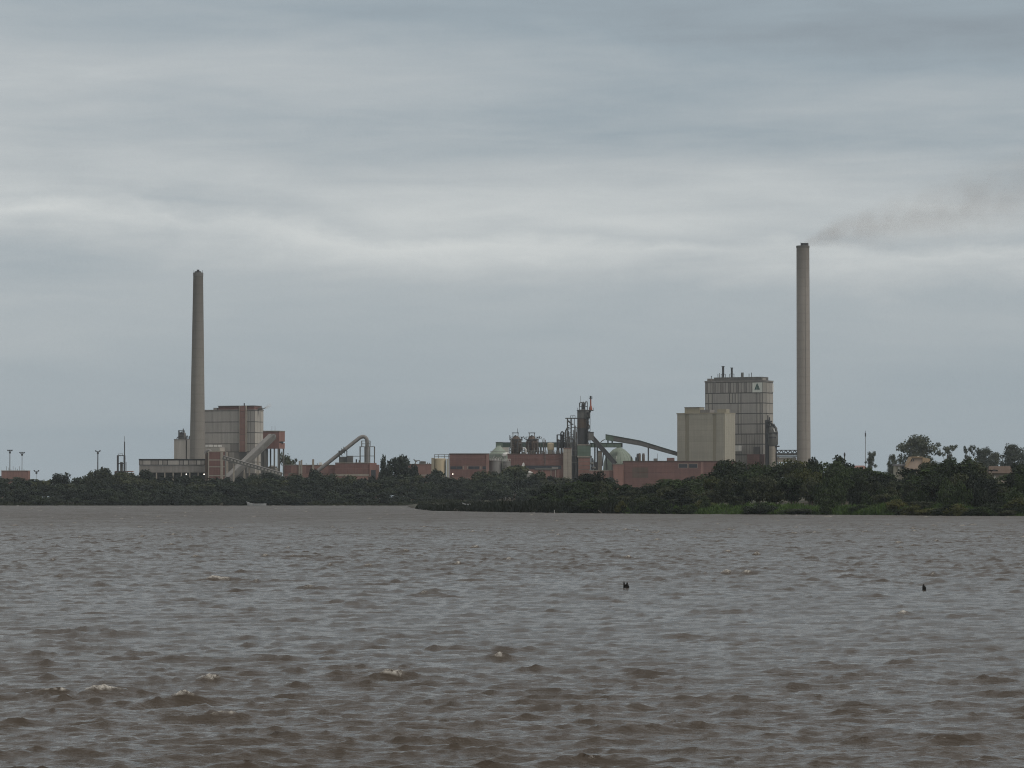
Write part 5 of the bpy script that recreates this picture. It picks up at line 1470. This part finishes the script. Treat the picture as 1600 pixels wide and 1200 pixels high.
def crown_lobes(rng, kind):
    """lobes (centre, radii) of a crown for a tree 10 m high"""
    L = []
    if kind == 'round':
        for k in range(15):
            an = rng.uniform(0, 2 * math.pi); rr = rng.uniform(.3, 3.0) ; z = rng.uniform(3.2, 7.9)
            rr *= math.sqrt(max(.12, 1 - ((z - 4.9) / 4.0) ** 2))
            r = rng.uniform(1.1, 1.9)
            L.append(((rr * math.cos(an), rr * math.sin(an), z), (r * 1.1, r * 1.1, r * .85)))
    elif kind == 'spreading':
        for k in range(17):
            an = rng.uniform(0, 2 * math.pi); rr = rng.uniform(.4, 4.6); z = 8.2 - .10 * rr * rr + rng.uniform(-1.6, .5)
            r = rng.uniform(1.0, 1.7)
            L.append(((rr * math.cos(an), rr * math.sin(an), z), (r * 1.35, r * 1.35, r * .62)))
        for k in range(5):
            an = rng.uniform(0, 2 * math.pi)
            L.append(((2.6 * math.cos(an), 2.6 * math.sin(an), rng.uniform(2.8, 5)), (1.3, 1.3, 1.0)))
    elif kind == 'upright':
        for k in range(14):
            an = rng.uniform(0, 2 * math.pi); z = rng.uniform(2.2, 8.8); rr = rng.uniform(.2, 1.9) * (1.15 - z / 13)
            r = rng.uniform(.8, 1.35)
            L.append(((rr * math.cos(an), rr * math.sin(an), z), (r, r, r * 1.15)))
    elif kind == 'gum':
        for k in range(90):
            an = rng.uniform(0, 2 * math.pi); z = rng.uniform(2.2, 9.3); rr = rng.uniform(.4, 3.3) * math.sqrt(max(.1, 1 - ((z - 5.2) / 4.9) ** 2))
            r = rng.uniform(.55, 1.05)
            L.append(((rr * math.cos(an), rr * math.sin(an), z), (r * 1.2, r * 1.2, r * .75)))
    elif kind == 'sparse':
        for k in range(28):
            an = rng.uniform(0, 2 * math.pi); z = rng.uniform(3.6, 9.4); rr = rng.uniform(.3, 3.0)
            r = rng.uniform(.4, .85)
            L.append(((rr * math.cos(an), rr * math.sin(an), z), (r * 1.25, r * 1.25, r * .6)))
    elif kind == 'shrub':
        for k in range(11):
            an = rng.uniform(0, 2 * math.pi); rr = rng.uniform(.2, 4.2); z = rng.uniform(1.8, 7.6) * (1 - rr / 9)
            r = rng.uniform(1.6, 2.6)
            L.append(((rr * math.cos(an), rr * math.sin(an), max(z, 1.4)), (r * 1.1, r * 1.1, r * .9)))
    return L

def tree_variant(kind, seed, n_leaf, size, mat):
    """meshes of a tree of about 10 m: (crown, trunk, true height)"""
    rng = np.random.default_rng(seed)
    L = crown_lobes(rng, kind)
    wts = np.array([l[1][0] ** 2 for l in L]); wts /= wts.sum()
    pick = rng.choice(len(L), n_leaf, p=wts)
    d = rng.normal(size=(n_leaf, 3)); d /= np.linalg.norm(d, axis=1, keepdims=True)
    rad = rng.random((n_leaf, 1)) ** .35 * (0.92 + .25 * rng.random((n_leaf, 1)))
    cen = np.array([l[0] for l in L])[pick]; rr = np.array([l[1] for l in L])[pick]
    C = cen + d * rad * rr
    C[:, 2] = np.maximum(C[:, 2], .15)
    N = d * .7 + rng.normal(size=(n_leaf, 3)) * .5 + np.array([0, 0, .35]); N /= np.linalg.norm(N, axis=1, keepdims=True)
    S = size * rng.uniform(.6, 1.45, n_leaf)
    crown = leaf_mesh(kind + '_crown', C, N, S, mat, rng)
    # trunk with limbs to the lobes
    m = MB()
    topz = {'shrub': 3.0, 'gum': 7.5, 'sparse': 7.5}.get(kind, 5.5)
    lean = rng.uniform(-.4, .4)
    bend = [(0, 0, -.6), (lean * .3, 0, topz * .35), (lean * .8, lean * .3, topz * .7), (lean, .1, topz)]
    m.path(bend, [.34, .26, .19, .10], 7)
    for k in rng.choice(len(L), min(7, len(L)), replace=False):
        c = L[k][0]; t = rng.uniform(.3, .75)
        z0 = topz * t
        a = Vector((lean * t, 0, z0)); mid = a.lerp(Vector(c), .55) + Vector((0, 0, .35))
        m.path([a, mid, Vector(c)], [.15, .10, .04], 5)
    me = bpy.data.meshes.new(kind + '_trunk')
    me.from_pydata(m.v, [], m.f); me.materials.append(M['bark'])
    me.polygons.foreach_set('use_smooth', [True] * len(me.polygons))
    H = float(np.percentile(C[:, 2], 99.5)); Wd = float(np.percentile(np.abs(C[:, 0]), 99))
    return crown, me, H, Wd

V = {}
for k, (kind, mt, nl, sz) in {
    'far_round': ('round', 'leaf_far', 1500, .80), 'far_spread': ('spreading', 'leaf_far', 1500, .80), 'far_up': ('upright', 'leaf_far', 1000, .75), 'far_shrub': ('shrub', 'leaf_far', 1100, .95),
    'far_olive': ('round', 'leaf_olive', 1400, .80),
    'near_round': ('round', 'leaf_near', 3000, .60), 'near_spread': ('spreading', 'leaf_near', 3000, .60), 'near_up': ('upright', 'leaf_near', 2000, .52), 'near_shrub': ('shrub', 'leaf_near', 2200, .72),
    'near_yellow': ('spreading', 'leaf_yellow', 2600, .60), 'near_olive': ('round', 'leaf_olive', 2600, .55), 'near_yshrub': ('shrub', 'leaf_yellow', 2000, .70),
    'gum': ('gum', 'leaf_gum', 9000, .34), 'gum_sparse': ('sparse', 'leaf_gum', 2600, .34)}.items():
    V[k] = [tree_variant(kind, 100 + 7 * i + 31 * len(k), nl, sz, M[mt]) for i in range(3 if kind not in ('gum', 'sparse') else 4)]

def plant_tree(name, vk, vi, x, y, top_z, width, label, cat, group, rot, base=None):
    crown, trunk, H, Wd = V[vk][vi % len(V[vk])]
    zb = float(gz(x, y)) if base is None else base
    h = max(top_z - zb, 1.0)
    root = thing(name, label, cat, (x, y, zb), rot, group)
    sz_ = h / H
    sx = (width / 2 / Wd) if width else sz_
    for nm, me in (('trunk', trunk), ('crown', crown)):
        o = bpy.data.objects.new(nm, me)
        o.scale = (sx, sx, sz_)
        col.objects.link(o); o.parent = root
    return root

FAR_SIL = [(-120, 738), (0, 742), (40, 750), (60, 749), (80, 750), (115, 747), (130, 747), (140, 741), (160, 739), (180, 739), (200, 741), (217, 741), (230, 743), (260, 743), (300, 744), (350, 747), (380, 746), (400, 743), (420, 740), (440, 745),
           (460, 742), (490, 739), (510, 740), (540, 744), (570, 745), (595, 744), (640, 744), (665, 745), (678, 742), (700, 744), (740, 744), (770, 737), (800, 732), (830, 739), (860, 746), (900, 748), (930, 744), (1000, 748), (1150, 748)]
NEAR_SIL = [(820, 790), (840, 768), (855, 764), (870, 760), (885, 753), (900, 748), (920, 745), (950, 750), (975, 758), (1010, 757), (1040, 748), (1070, 744), (1090, 748), (1110, 737), (1135, 724), (1160, 723), (1200, 723), (1230, 722), (1260, 722), (1280, 725),
            (1300, 724), (1320, 720), (1345, 733), (1375, 728), (1395, 741), (1418, 733), (1435, 728), (1448, 724), (1462, 717), (1490, 714), (1520, 717), (1536, 728), (1544, 752), (1566, 752), (1576, 730), (1590, 722), (1620, 720), (1760, 715)]
def sil(tab, px):
    return float(np.interp(px, [t[0] for t in tab], [t[1] for t in tab]))

rng = random.Random(11)
LOOK = {'far_shrub': 'bushy dark tree', 'far_round': 'rounded dark tree', 'far_spread': 'spreading dark tree', 'far_up': 'narrow dark tree', 'far_olive': 'paler grey-green tree',
        'near_shrub': 'bushy dark tree', 'near_round': 'rounded dark tree', 'near_spread': 'spreading dark tree', 'near_up': 'upright dark tree', 'near_olive': 'paler olive tree', 'near_yellow': 'yellow-green tree', 'near_yshrub': 'yellowish bush'}
FAR_PLACE = [(3, 'left of the low brown building'), (48, 'under the low brown building'), (95, 'under the faint lamp pole'), (140, 'left of the lone mast'), (172, 'under the lone mast'), (212, 'under the steel tower'), (268, 'under the gallery, left half'), (325, 'under the gallery, right half'),
             (360, 'under the brick switch house'), (402, 'under the left boiler house'), (445, 'under the brick bunker'), (488, 'under the stub stacks'), (526, 'under the slanting duct'), (590, 'under the scaffold tower'),
             (640, 'by the large dome-shaped tree'), (674, 'under the purplish brick building'), (702, 'under the cream tank house'), (735, 'under the dark window strip'), (764, 'left of the green cone silo'), (806, 'under the paired round tanks'),
             (850, 'under the white stack'), (900, 'under the grey stair tower'), (1e9, 'behind the promontory, under the process tower')]
NEAR_PLACE = [(870, "at the thicket's left end"), (903, 'under the grey stair tower'), (930, 'under the process tower'), (960, 'under the green dome'), (990, "under the brick hall's pale wing"), (1024, "under the hall's dark panels"), (1058, 'under the thin roof stacks'), (1092, "under the hall's two windows"), (1125, 'under the cream block, left part'),
              (1150, 'under the cream block, right part'), (1195, 'under the tallest boiler house'), (1240, 'under the pipe bridge'), (1275, 'under the right chimney'), (1305, 'right of the right chimney'), (1335, 'under the short flue pipe'), (1370, 'under the radio mast'), (1412, 'under the flat-roofed house'),
              (1455, 'under the peach house'), (1500, 'under the open-crowned gums'), (1540, 'left of the crossarm pole'), (1568, 'around the crossarm pole'), (1600, 'at the right edge'), (1e9, 'just past the right edge')]
def place_of(tab, px):
    return next(t[1] for t in tab if px < t[0])
FARG, NEARG = 'trees of the far bank thicket', 'trees of the near promontory thicket'
# far bank: four ranks from the water's edge to the yard
n_far = 0
for ri, (D, drop, wpx, vs) in enumerate(((1316, 24, 25, ('far_shrub', 'far_round')), (1334, 14, 27, ('far_round', 'far_spread', 'far_shrub')), (1356, 6, 28, ('far_round', 'far_spread', 'far_olive')), (1384, 0, 29, ('far_round', 'far_spread', 'far_olive', 'far_up')), (1408, 9, 30, ('far_round', 'far_spread')))):
    px = -75.0 + rng.uniform(0, 10)
    end = 890 if D < 1350 else 960
    while px < end:
        y = D + rng.uniform(-6, 6)
        x = X(px, y)
        ty = sil(FAR_SIL, px) + drop + rng.uniform(-1.5, 5.5 if drop else 3.0)
        wd = wpx * rng.uniform(.9, 1.5) * y / FPX
        vk = rng.choice(vs)
        plant_tree('tree', vk, rng.randrange(3), x, y, Z(ty, y), wd, LOOK[vk] + ' ' + ('at the far waterline', 'low in the far thicket', 'high in the far thicket', 'on the far thicket skyline', 'behind the far thicket')[ri] + ' ' + place_of(FAR_PLACE, px), 'tree', FARG, rng.uniform(0, 6.28))
        n_far += 1
        px += wpx * rng.uniform(.62, .95)
# low bushes at the far waterline
px = -70.0
while px < 700:
    y = 1306.5 + rng.uniform(-1.0, 2.0); wb_ = rng.uniform(4.5, 9)
    plant_tree('bush', 'far_shrub', rng.randrange(3), X(px, y), y, rng.uniform(1.8, 3.6), wb_, ('broad' if wb_ > 6.8 else 'small') + ' dark bush at the far waterline ' + place_of(FAR_PLACE, px), 'bush', 'bushes along the far waterline', rng.uniform(0, 6.28))
    px += rng.uniform(11, 19)
# far trees that stand out of the mass
def far_special(px, pt, wpx, D, vk, vi, label, name='tree'):
    plant_tree(name, vk, vi, X(px, D), D, Z(pt, D), wpx * D / FPX, label, 'tree', None, px * .37)
far_special(96, 740, 30, 1375, 'far_round', 0, 'dome-shaped dark tree rising alone right of the low brown building')
far_special(163, 732, 36, 1372, 'far_olive', 1, 'ragged tree at the foot of the lone floodlight mast')
far_special(141, 737.5, 18, 1376, 'far_olive', 2, 'small loose tree just left of the lone floodlight mast')
far_special(228, 735, 30, 1378, 'far_round', 2, 'rounded tree covering the left end of the long conveyor gallery')
far_special(598, 713, 12, 1400, 'far_up', 1, 'narrow upright dark tree left of the large dome-shaped tree')
far_special(624, 714, 40, 1404, 'far_round', 1, 'large dome-shaped dark tree in front of the purplish brick building')
far_special(645, 727, 20, 1398, 'far_round', 0, 'lower round dark tree leaning on the right of the large dome-shaped tree')
far_special(608, 728, 26, 1394, 'far_round', 2, 'broad dark tree under the large dome-shaped tree')
far_special(684, 735, 26, 1392, 'far_round', 1, 'round dark tree in front of the cream tank house')
far_special(492, 734, 32, 1388, 'far_spread', 1, 'low spreading tree at the foot of the slanting grey duct')
far_special(447, 711, 22, 1560, 'far_olive', 0, 'hazy grey-green tree behind the brick bunker')
far_special(459, 717, 14, 1562, 'gum_sparse', 1, 'thin loose tree right of the hazy tree behind the bunker')
far_special(800, 729, 60, 1388, 'far_olive', 2, 'broad pale green tree in front of the paired round tanks')
far_special(756, 737, 40, 1384, 'far_olive', 0, 'mid green tree covering the right end of the brick building with the lamp')
far_special(843, 738, 30, 1380, 'far_olive', 1, 'rounded mid green tree below the low white dome tank')

# near promontory: five ranks and a shrub belt
n_near = 0
for ri, (dd, drop, wpx, vs) in enumerate(((26, 34, 30, ('near_shrub', 'near_round', 'near_shrub')), (44, 23, 33, ('near_shrub', 'near_round', 'near_olive')), (66, 13, 36, ('near_round', 'near_spread', 'near_up', 'near_olive', 'near_shrub')), (90, 6, 38, ('near_round', 'near_spread', 'near_up')), (118, 0, 38, ('near_round', 'near_spread', 'near_up', 'near_round', 'near_olive')))):
    px = 842.0 + dd * .05 + rng.uniform(0, 10)
    while px < 1650:
        x0 = X(px, 720)
        y = float(shore_near(x0)) + dd + rng.uniform(-7, 7)
        x = X(px, y)
        ty = sil(NEAR_SIL, px) + drop * min(1.0, (803 - sil(NEAR_SIL, px)) / 60) + rng.uniform(-2, 6 if drop else 3)
        wd = wpx * rng.uniform(.85, 1.55) * y / FPX * min(1.0, .45 + (806 - ty) / 90)
        if ty < 792 and not (ri == 0 and 1105 < px < 1345):
            vk = 'near_yellow' if ri in (2, 3) and rng.random() < .09 else rng.choice(vs)
            plant_tree('tree', vk, rng.randrange(3), x, y, Z(ty, y), wd, LOOK[vk] + ' ' + ('low on the near bank', 'in the second rank', 'halfway up the thicket', 'high in the thicket', 'on the thicket skyline')[ri] + ' ' + place_of(NEAR_PLACE, px), 'tree', NEARG, rng.uniform(0, 6.28))
            n_near += 1
        px += wpx * rng.uniform(.6, .95)
px = 905.0
while px < 1650:
    dd = rng.uniform(-1, 16)
    x = X(px, 720); y = float(shore_near(x)) + dd; x = X(px, y)
    vk = rng.choice(('near_shrub', 'near_shrub', 'near_olive', 'near_yshrub', 'near_shrub'))
    z0 = float(gz(x, y))
    hb_, wb_ = rng.uniform(1.0, 3.0), rng.uniform(3.0, 8.0)
    plant_tree('bush', vk, rng.randrange(3), x, y, max(z0, 0) + hb_, wb_, ('broad ' if wb_ > 5.5 else 'small ') + {'near_shrub': 'dark bush', 'near_olive': 'olive bush', 'near_yshrub': 'yellowish bush'}[vk] + ' by the near waterline ' + place_of(NEAR_PLACE, px), 'bush', 'bushes along the near waterline', rng.uniform(0, 6.28), base=max(z0, -.1))
    px += rng.uniform(7, 17) * (3.6 if 1110 < px < 1350 else 1.0)
def near_special(px, pt, wpx, dd, vk, vi, label, name='tree', cat='tree'):
    y = float(shore_near(X(px, 720))) + dd
    plant_tree(name, vk, vi, X(px, y), y, Z(pt, y), wpx * y / FPX, label, cat, None, px * .53)
near_special(925, 738, 56, 104, 'near_spread', 0, 'flat-topped dark tree in front of the low brown brick link')
near_special(938, 752, 46, 70, 'near_olive', 1, 'light olive tree just below the flat-topped dark tree')
near_special(852, 758, 26, 60, 'near_up', 2, 'dark upright tree at the left end of the promontory thicket')
near_special(1236, 719, 60, 124, 'near_yellow', 0, 'yellow-green spreading tree under the right chimney')
near_special(1270, 717, 34, 130, 'near_round', 1, 'round dark tree directly right of the right chimney foot')
near_special(1140, 720, 50, 122, 'near_round', 0, 'dark tree covering the foot of the cream block')
near_special(1312, 713, 30, 135, 'near_up', 1, 'feathery tree around the short flue pipe')
near_special(1142, 752, 46, 60, 'near_olive', 2, 'pale twiggy tree low on the promontory under the cream block')
near_special(1098, 781, 32, 14, 'near_yshrub', 1, 'yellowish bush by the water below the brick hall windows', 'bush', 'bush')
near_special(1382, 772, 42, 30, 'near_olive', 0, 'brownish olive tree low on the bank below the houses')
near_special(1440, 731, 30, 118, 'near_up', 0, 'dark tree in front of the peach gabled house')
# hazy gum trees behind
def gum(px, pt, wpx, D, vk, vi, label):
    D += 420
    plant_tree('gum_tree', vk, vi, X(px, D), D, Z(pt, D), wpx * D / FPX, label, 'tree', None, px * .71, base=float(gz(X(px, D), D)))
gum(1433, 682, 58, 1120, 'gum', 0, 'tallest broad gum tree standing behind the peach gabled house')
gum(1480, 693, 32, 1140, 'gum_sparse', 0, 'open-crowned gum tree right of the tallest gum tree')
gum(1514, 696.5, 22, 1130, 'gum_sparse', 1, 'thin gum tree with a flat tuft between two looser gums')
gum(1538, 701, 36, 1180, 'gum', 1, 'hazy bushy gum tree left of the gum at the right edge')
gum(1552, 708, 26, 1190, 'gum', 2, 'lower hazy tree sloping down beside the bushy gum tree')
gum(1583, 696, 40, 1150, 'gum', 3, 'hazy broad gum tree at the right edge')
gum(1612, 695, 40, 1165, 'gum', 1, 'gum tree cut by the right edge of the view')
gum(1362, 706, 22, 1060, 'gum_sparse', 2, 'spindly tree with separate leaf tufts beside the thin radio mast')
gum(1394, 711, 15, 1080, 'gum', 2, 'small rounded tree left of the tallest gum tree')

# ------------------------------------------------------------------ grass and reeds of the low shore
def blades(name, pts, h0, h1, wid, mat, seed, label):
    rg = np.random.default_rng(seed)
    n = len(pts)
    px_, py_ = pts[:, 0], pts[:, 1]
    pat = np.sin(px_ * .23 + 1.1 * np.sin(py_ * .17)) * np.sin(py_ * .31 + 1) + .7 * np.sin(px_ * .71 + py_ * .4) * np.sin(py_ * .83 - px_ * .2) + .5 * np.sin(px_ * 1.9 + 2 * np.sin(py_))
    h = rg.uniform(h0, h1, n) * np.clip(.62 + .42 * pat, .12, 1.6) * np.interp(px_, [-30, -22, -12, 0], [.35, .45, .7, 1.0])
    h = np.where(py_ > 1200, rg.uniform(h0, h1, n) * np.clip(.7 + .4 * pat, .2, 1.5), h)
    an = rg.uniform(0, 2 * math.pi, n)
    wv = np.stack([np.cos(an), np.sin(an), np.zeros(n)], 1) * wid * rg.uniform(.7, 1.5, (n, 1))
    lean = rg.normal(size=(n, 3)) * .28; lean[:, 2] = 0
    up = np.array([0, 0, 1.0])
    v = np.empty((n, 5, 3), np.float32)
    v[:, 0] = pts - wv * .5; v[:, 1] = pts + wv * .5
    mid = pts + up * h[:, None] * .55 + lean * h[:, None] * .4
    v[:, 2] = mid + wv * .42; v[:, 3] = mid - wv * .42
    v[:, 4] = pts + up * h[:, None] + lean * h[:, None]
    me = bpy.data.meshes.new(name)
    me.vertices.add(n * 5); me.vertices.foreach_set('co', v.ravel())
    base = np.arange(n, dtype=np.int32)[:, None] * 5
    li = np.concatenate([base + np.array([[0, 1, 2, 3]]), base + np.array([[3, 2, 4]])], 1).astype(np.int32)
    me.loops.add(n * 7); me.loops.foreach_set('vertex_index', li.ravel())
    st = (np.arange(n, dtype=np.int32)[:, None] * 7 + np.array([[0, 4]])).astype(np.int32).ravel()
    me.polygons.add(2 * n)
    me.polygons.foreach_set('loop_start', st)
    me.polygons.foreach_set('loop_total', np.tile(np.array([4, 3], np.int32), n))
    me.update(calc_edges=True)
    me.materials.append(mat)
    o = bpy.data.objects.new(name, me); col.objects.link(o)
    tag(o, label, 'grass', kind='stuff')
rg = np.random.default_rng(21)
n = 60000
xx = rg.uniform(24, 118, n); yy = shore_near(xx) + rg.uniform(0, 1, n) ** 1.4 * 34 - 1.0
zz_ = gz(xx, yy); k = zz_ > -.25
blades('grass', np.stack([xx, yy, zz_], 1)[k], .5, 1.5, .32, M['grass_blade'], 1, 'bright green rank grass along the waterline of the near promontory')
n = 42000
yy0 = rg.uniform(0, 1, n)
xx = rg.uniform(-28, 34, n); yy = shore_near(xx) + rg.uniform(0, 1, n) ** 1.3 * np.interp(xx, [-28, -5, 34], [70, 75, 34]) - 1.5
zz_ = gz(xx, yy); k = zz_ > -.3
blades('reeds', np.stack([xx, yy, zz_], 1)[k], .9, 2.1, .34, M['reed_blade'], 2, 'dark low reeds covering the spit at the left end of the promontory')
n = 16000
xx = rg.uniform(-215, 20, n); yy = shore_far(xx) + rg.uniform(-2.0, 5, n)
zz_ = gz(xx, yy); k = zz_ > -.4
blades('reeds', np.stack([xx, yy, zz_], 1)[k], .6, 1.7, .6, M['reed_blade'], 3, 'dark reeds and weeds along the waterline of the far bank')

# dead branches at the near waterline
def dead_branch(px, pt, label, lean):
    y = float(shore_near(X(px, 720))) + 1.5
    b = thing('dead_branch', label, 'branch', (X(px, y), y, -.2))
    h = Z(pt, y) + .2
    MB().path([(0, 0, -.2), (lean * .4, 0, h * .5), (lean, 0, h)], [.10, .08, .03], 6).build('limb', M['timber'], b, True)
    MB().path([(lean * .4, 0, h * .5), (lean * .4 - .4, .1, h * .8)], [.05, .02], 5).build('twig', M['timber'], b, True)
dead_branch(942, 797, 'pale dead branch leaning over the water left of a thinner upright one', -1.1)
dead_branch(968.5, 797.5, 'thin upright pale dead branch by the water right of a leaning one', .1)

# ================================================================== smoke and steam
def vol_mat(name, dens, colr, L, r0, r1, seed, aniso=0.2):
    """plume running along local +X from radius r0 to r1 over length L"""
    m = bpy.data.materials.new(name); m.use_nodes = True
    g = NT(m.node_tree)
    tc = g.n('ShaderNodeTexCoord')
    nz = g.n('ShaderNodeTexNoise', {'Vector': tc.outputs['Object'], 'Scale': .035, 'Detail': 3.0, 'Roughness': .55})
    sp0 = g.n('ShaderNodeSeparateXYZ', {0: tc.outputs['Object']})
    t = g.m('DIVIDE', sp0.outputs[0], L, clamp=True)
    # billow the axis
    offs = g.n('ShaderNodeSeparateColor', {0: nz.outputs['Color']})
    R_ = g.m('ADD', r0, g.m('MULTIPLY', g.m('POWER', t, .65), r1 - r0))
    oy = g.m('MULTIPLY', g.m('MULTIPLY', g.m('SUBTRACT', offs.outputs[0], .5), R_), 1.1)
    oz = g.m('MULTIPLY', g.m('MULTIPLY', g.m('SUBTRACT', offs.outputs[1], .5), R_), 1.1)
    yy = g.m('ADD', sp0.outputs[1], oy); zz = g.m('ADD', sp0.outputs[2], oz)
    rr = g.m('SQRT', g.m('ADD', g.m('MULTIPLY', yy, yy), g.m('MULTIPLY', zz, zz)))
    fall = g.m('SUBTRACT', 1.0, g.m('DIVIDE', rr, R_), clamp=True)
    fall = g.m('POWER', fall, 1.1)
    n2 = g.n('ShaderNodeTexNoise', {'Vector': tc.outputs['Object'], 'Scale': .11, 'Detail': 4.0, 'Roughness': .6}).outputs[0]
    mod = g.ramp(n2, [(.36, .15), (.62, 1.0)])
    d = g.m('MULTIPLY', g.m('MULTIPLY', fall, mod), g.m('DIVIDE', dens, R_))
    ends = g.m('MULTIPLY', g.ramp(t, [(0.0, 0.35), (0.012, 1.0), (0.55, .9), (0.95, 0.0)]), 1.0)
    d = g.m('MULTIPLY', d, ends)
    pv = g.n('ShaderNodeVolumePrincipled', {'Color': (*colr, 1), 'Density': d, 'Anisotropy': aniso})
    o = g.n('ShaderNodeOutputMaterial')
    g.link(pv.outputs[0], o.inputs['Volume'])
    return m
def plume(name, label, start, end, r0, r1, dens, colr, cat='smoke'):
    a, b = Vector(start), Vector(end)
    L = (b - a).length
    m = MB()
    N = 10
    m.path([(L * k / N, 0, 0) for k in range(N + 1)], [1.55 * (r0 + (k / N) ** .65 * (r1 - r0)) for k in range(N + 1)], 14)
    o = m.build(name, vol_mat(name + '_volume', dens, colr, L, r0, r1, 1), None)
    o.location = a
    d = (b - a).normalized()
    o.rotation_euler = d.to_track_quat('X', 'Z').to_euler()
    tag(o, label, cat, kind='stuff')
    return o
plume('smoke', 'thin brownish smoke drifting right from the tall right chimney', CH2_TOP + Vector((0, 0, .3)), (CH2_TOP.x + 150, CH2_TOP.y + 10, CH2_TOP.z + 37), 1.3, 28, 0.48, (.67, .59, .55))
plume('steam', 'small puff of white steam on the left boiler house roof', boiler1_steam + Vector((-1.0, 0, -1.2)), boiler1_steam + Vector((2.2, 0, .9)), .4, 1.4, 1.7, (.98, .98, .98), 'steam')

# ================================================================== haze: one closed box of pale air
hb = MB().box(-1060, 1060, -60, 2010, -4.2, 190).build('haze', bpy.data.materials.new('haze_air'), None)
hm = hb.data.materials[0]; hm.use_nodes = True
g = NT(hm.node_tree)
pv = g.n('ShaderNodeVolumePrincipled', {'Color': (.84, .94, 1.0, 1), 'Density': 0.000055, 'Anisotropy': 0.0})
o_ = g.n('ShaderNodeOutputMaterial')
g.link(pv.outputs[0], o_.inputs['Volume'])
tag(hb, 'pale humid air lying over the river and the mill', 'haze', kind='stuff')
print('trees far', n_far, 'near', n_near)
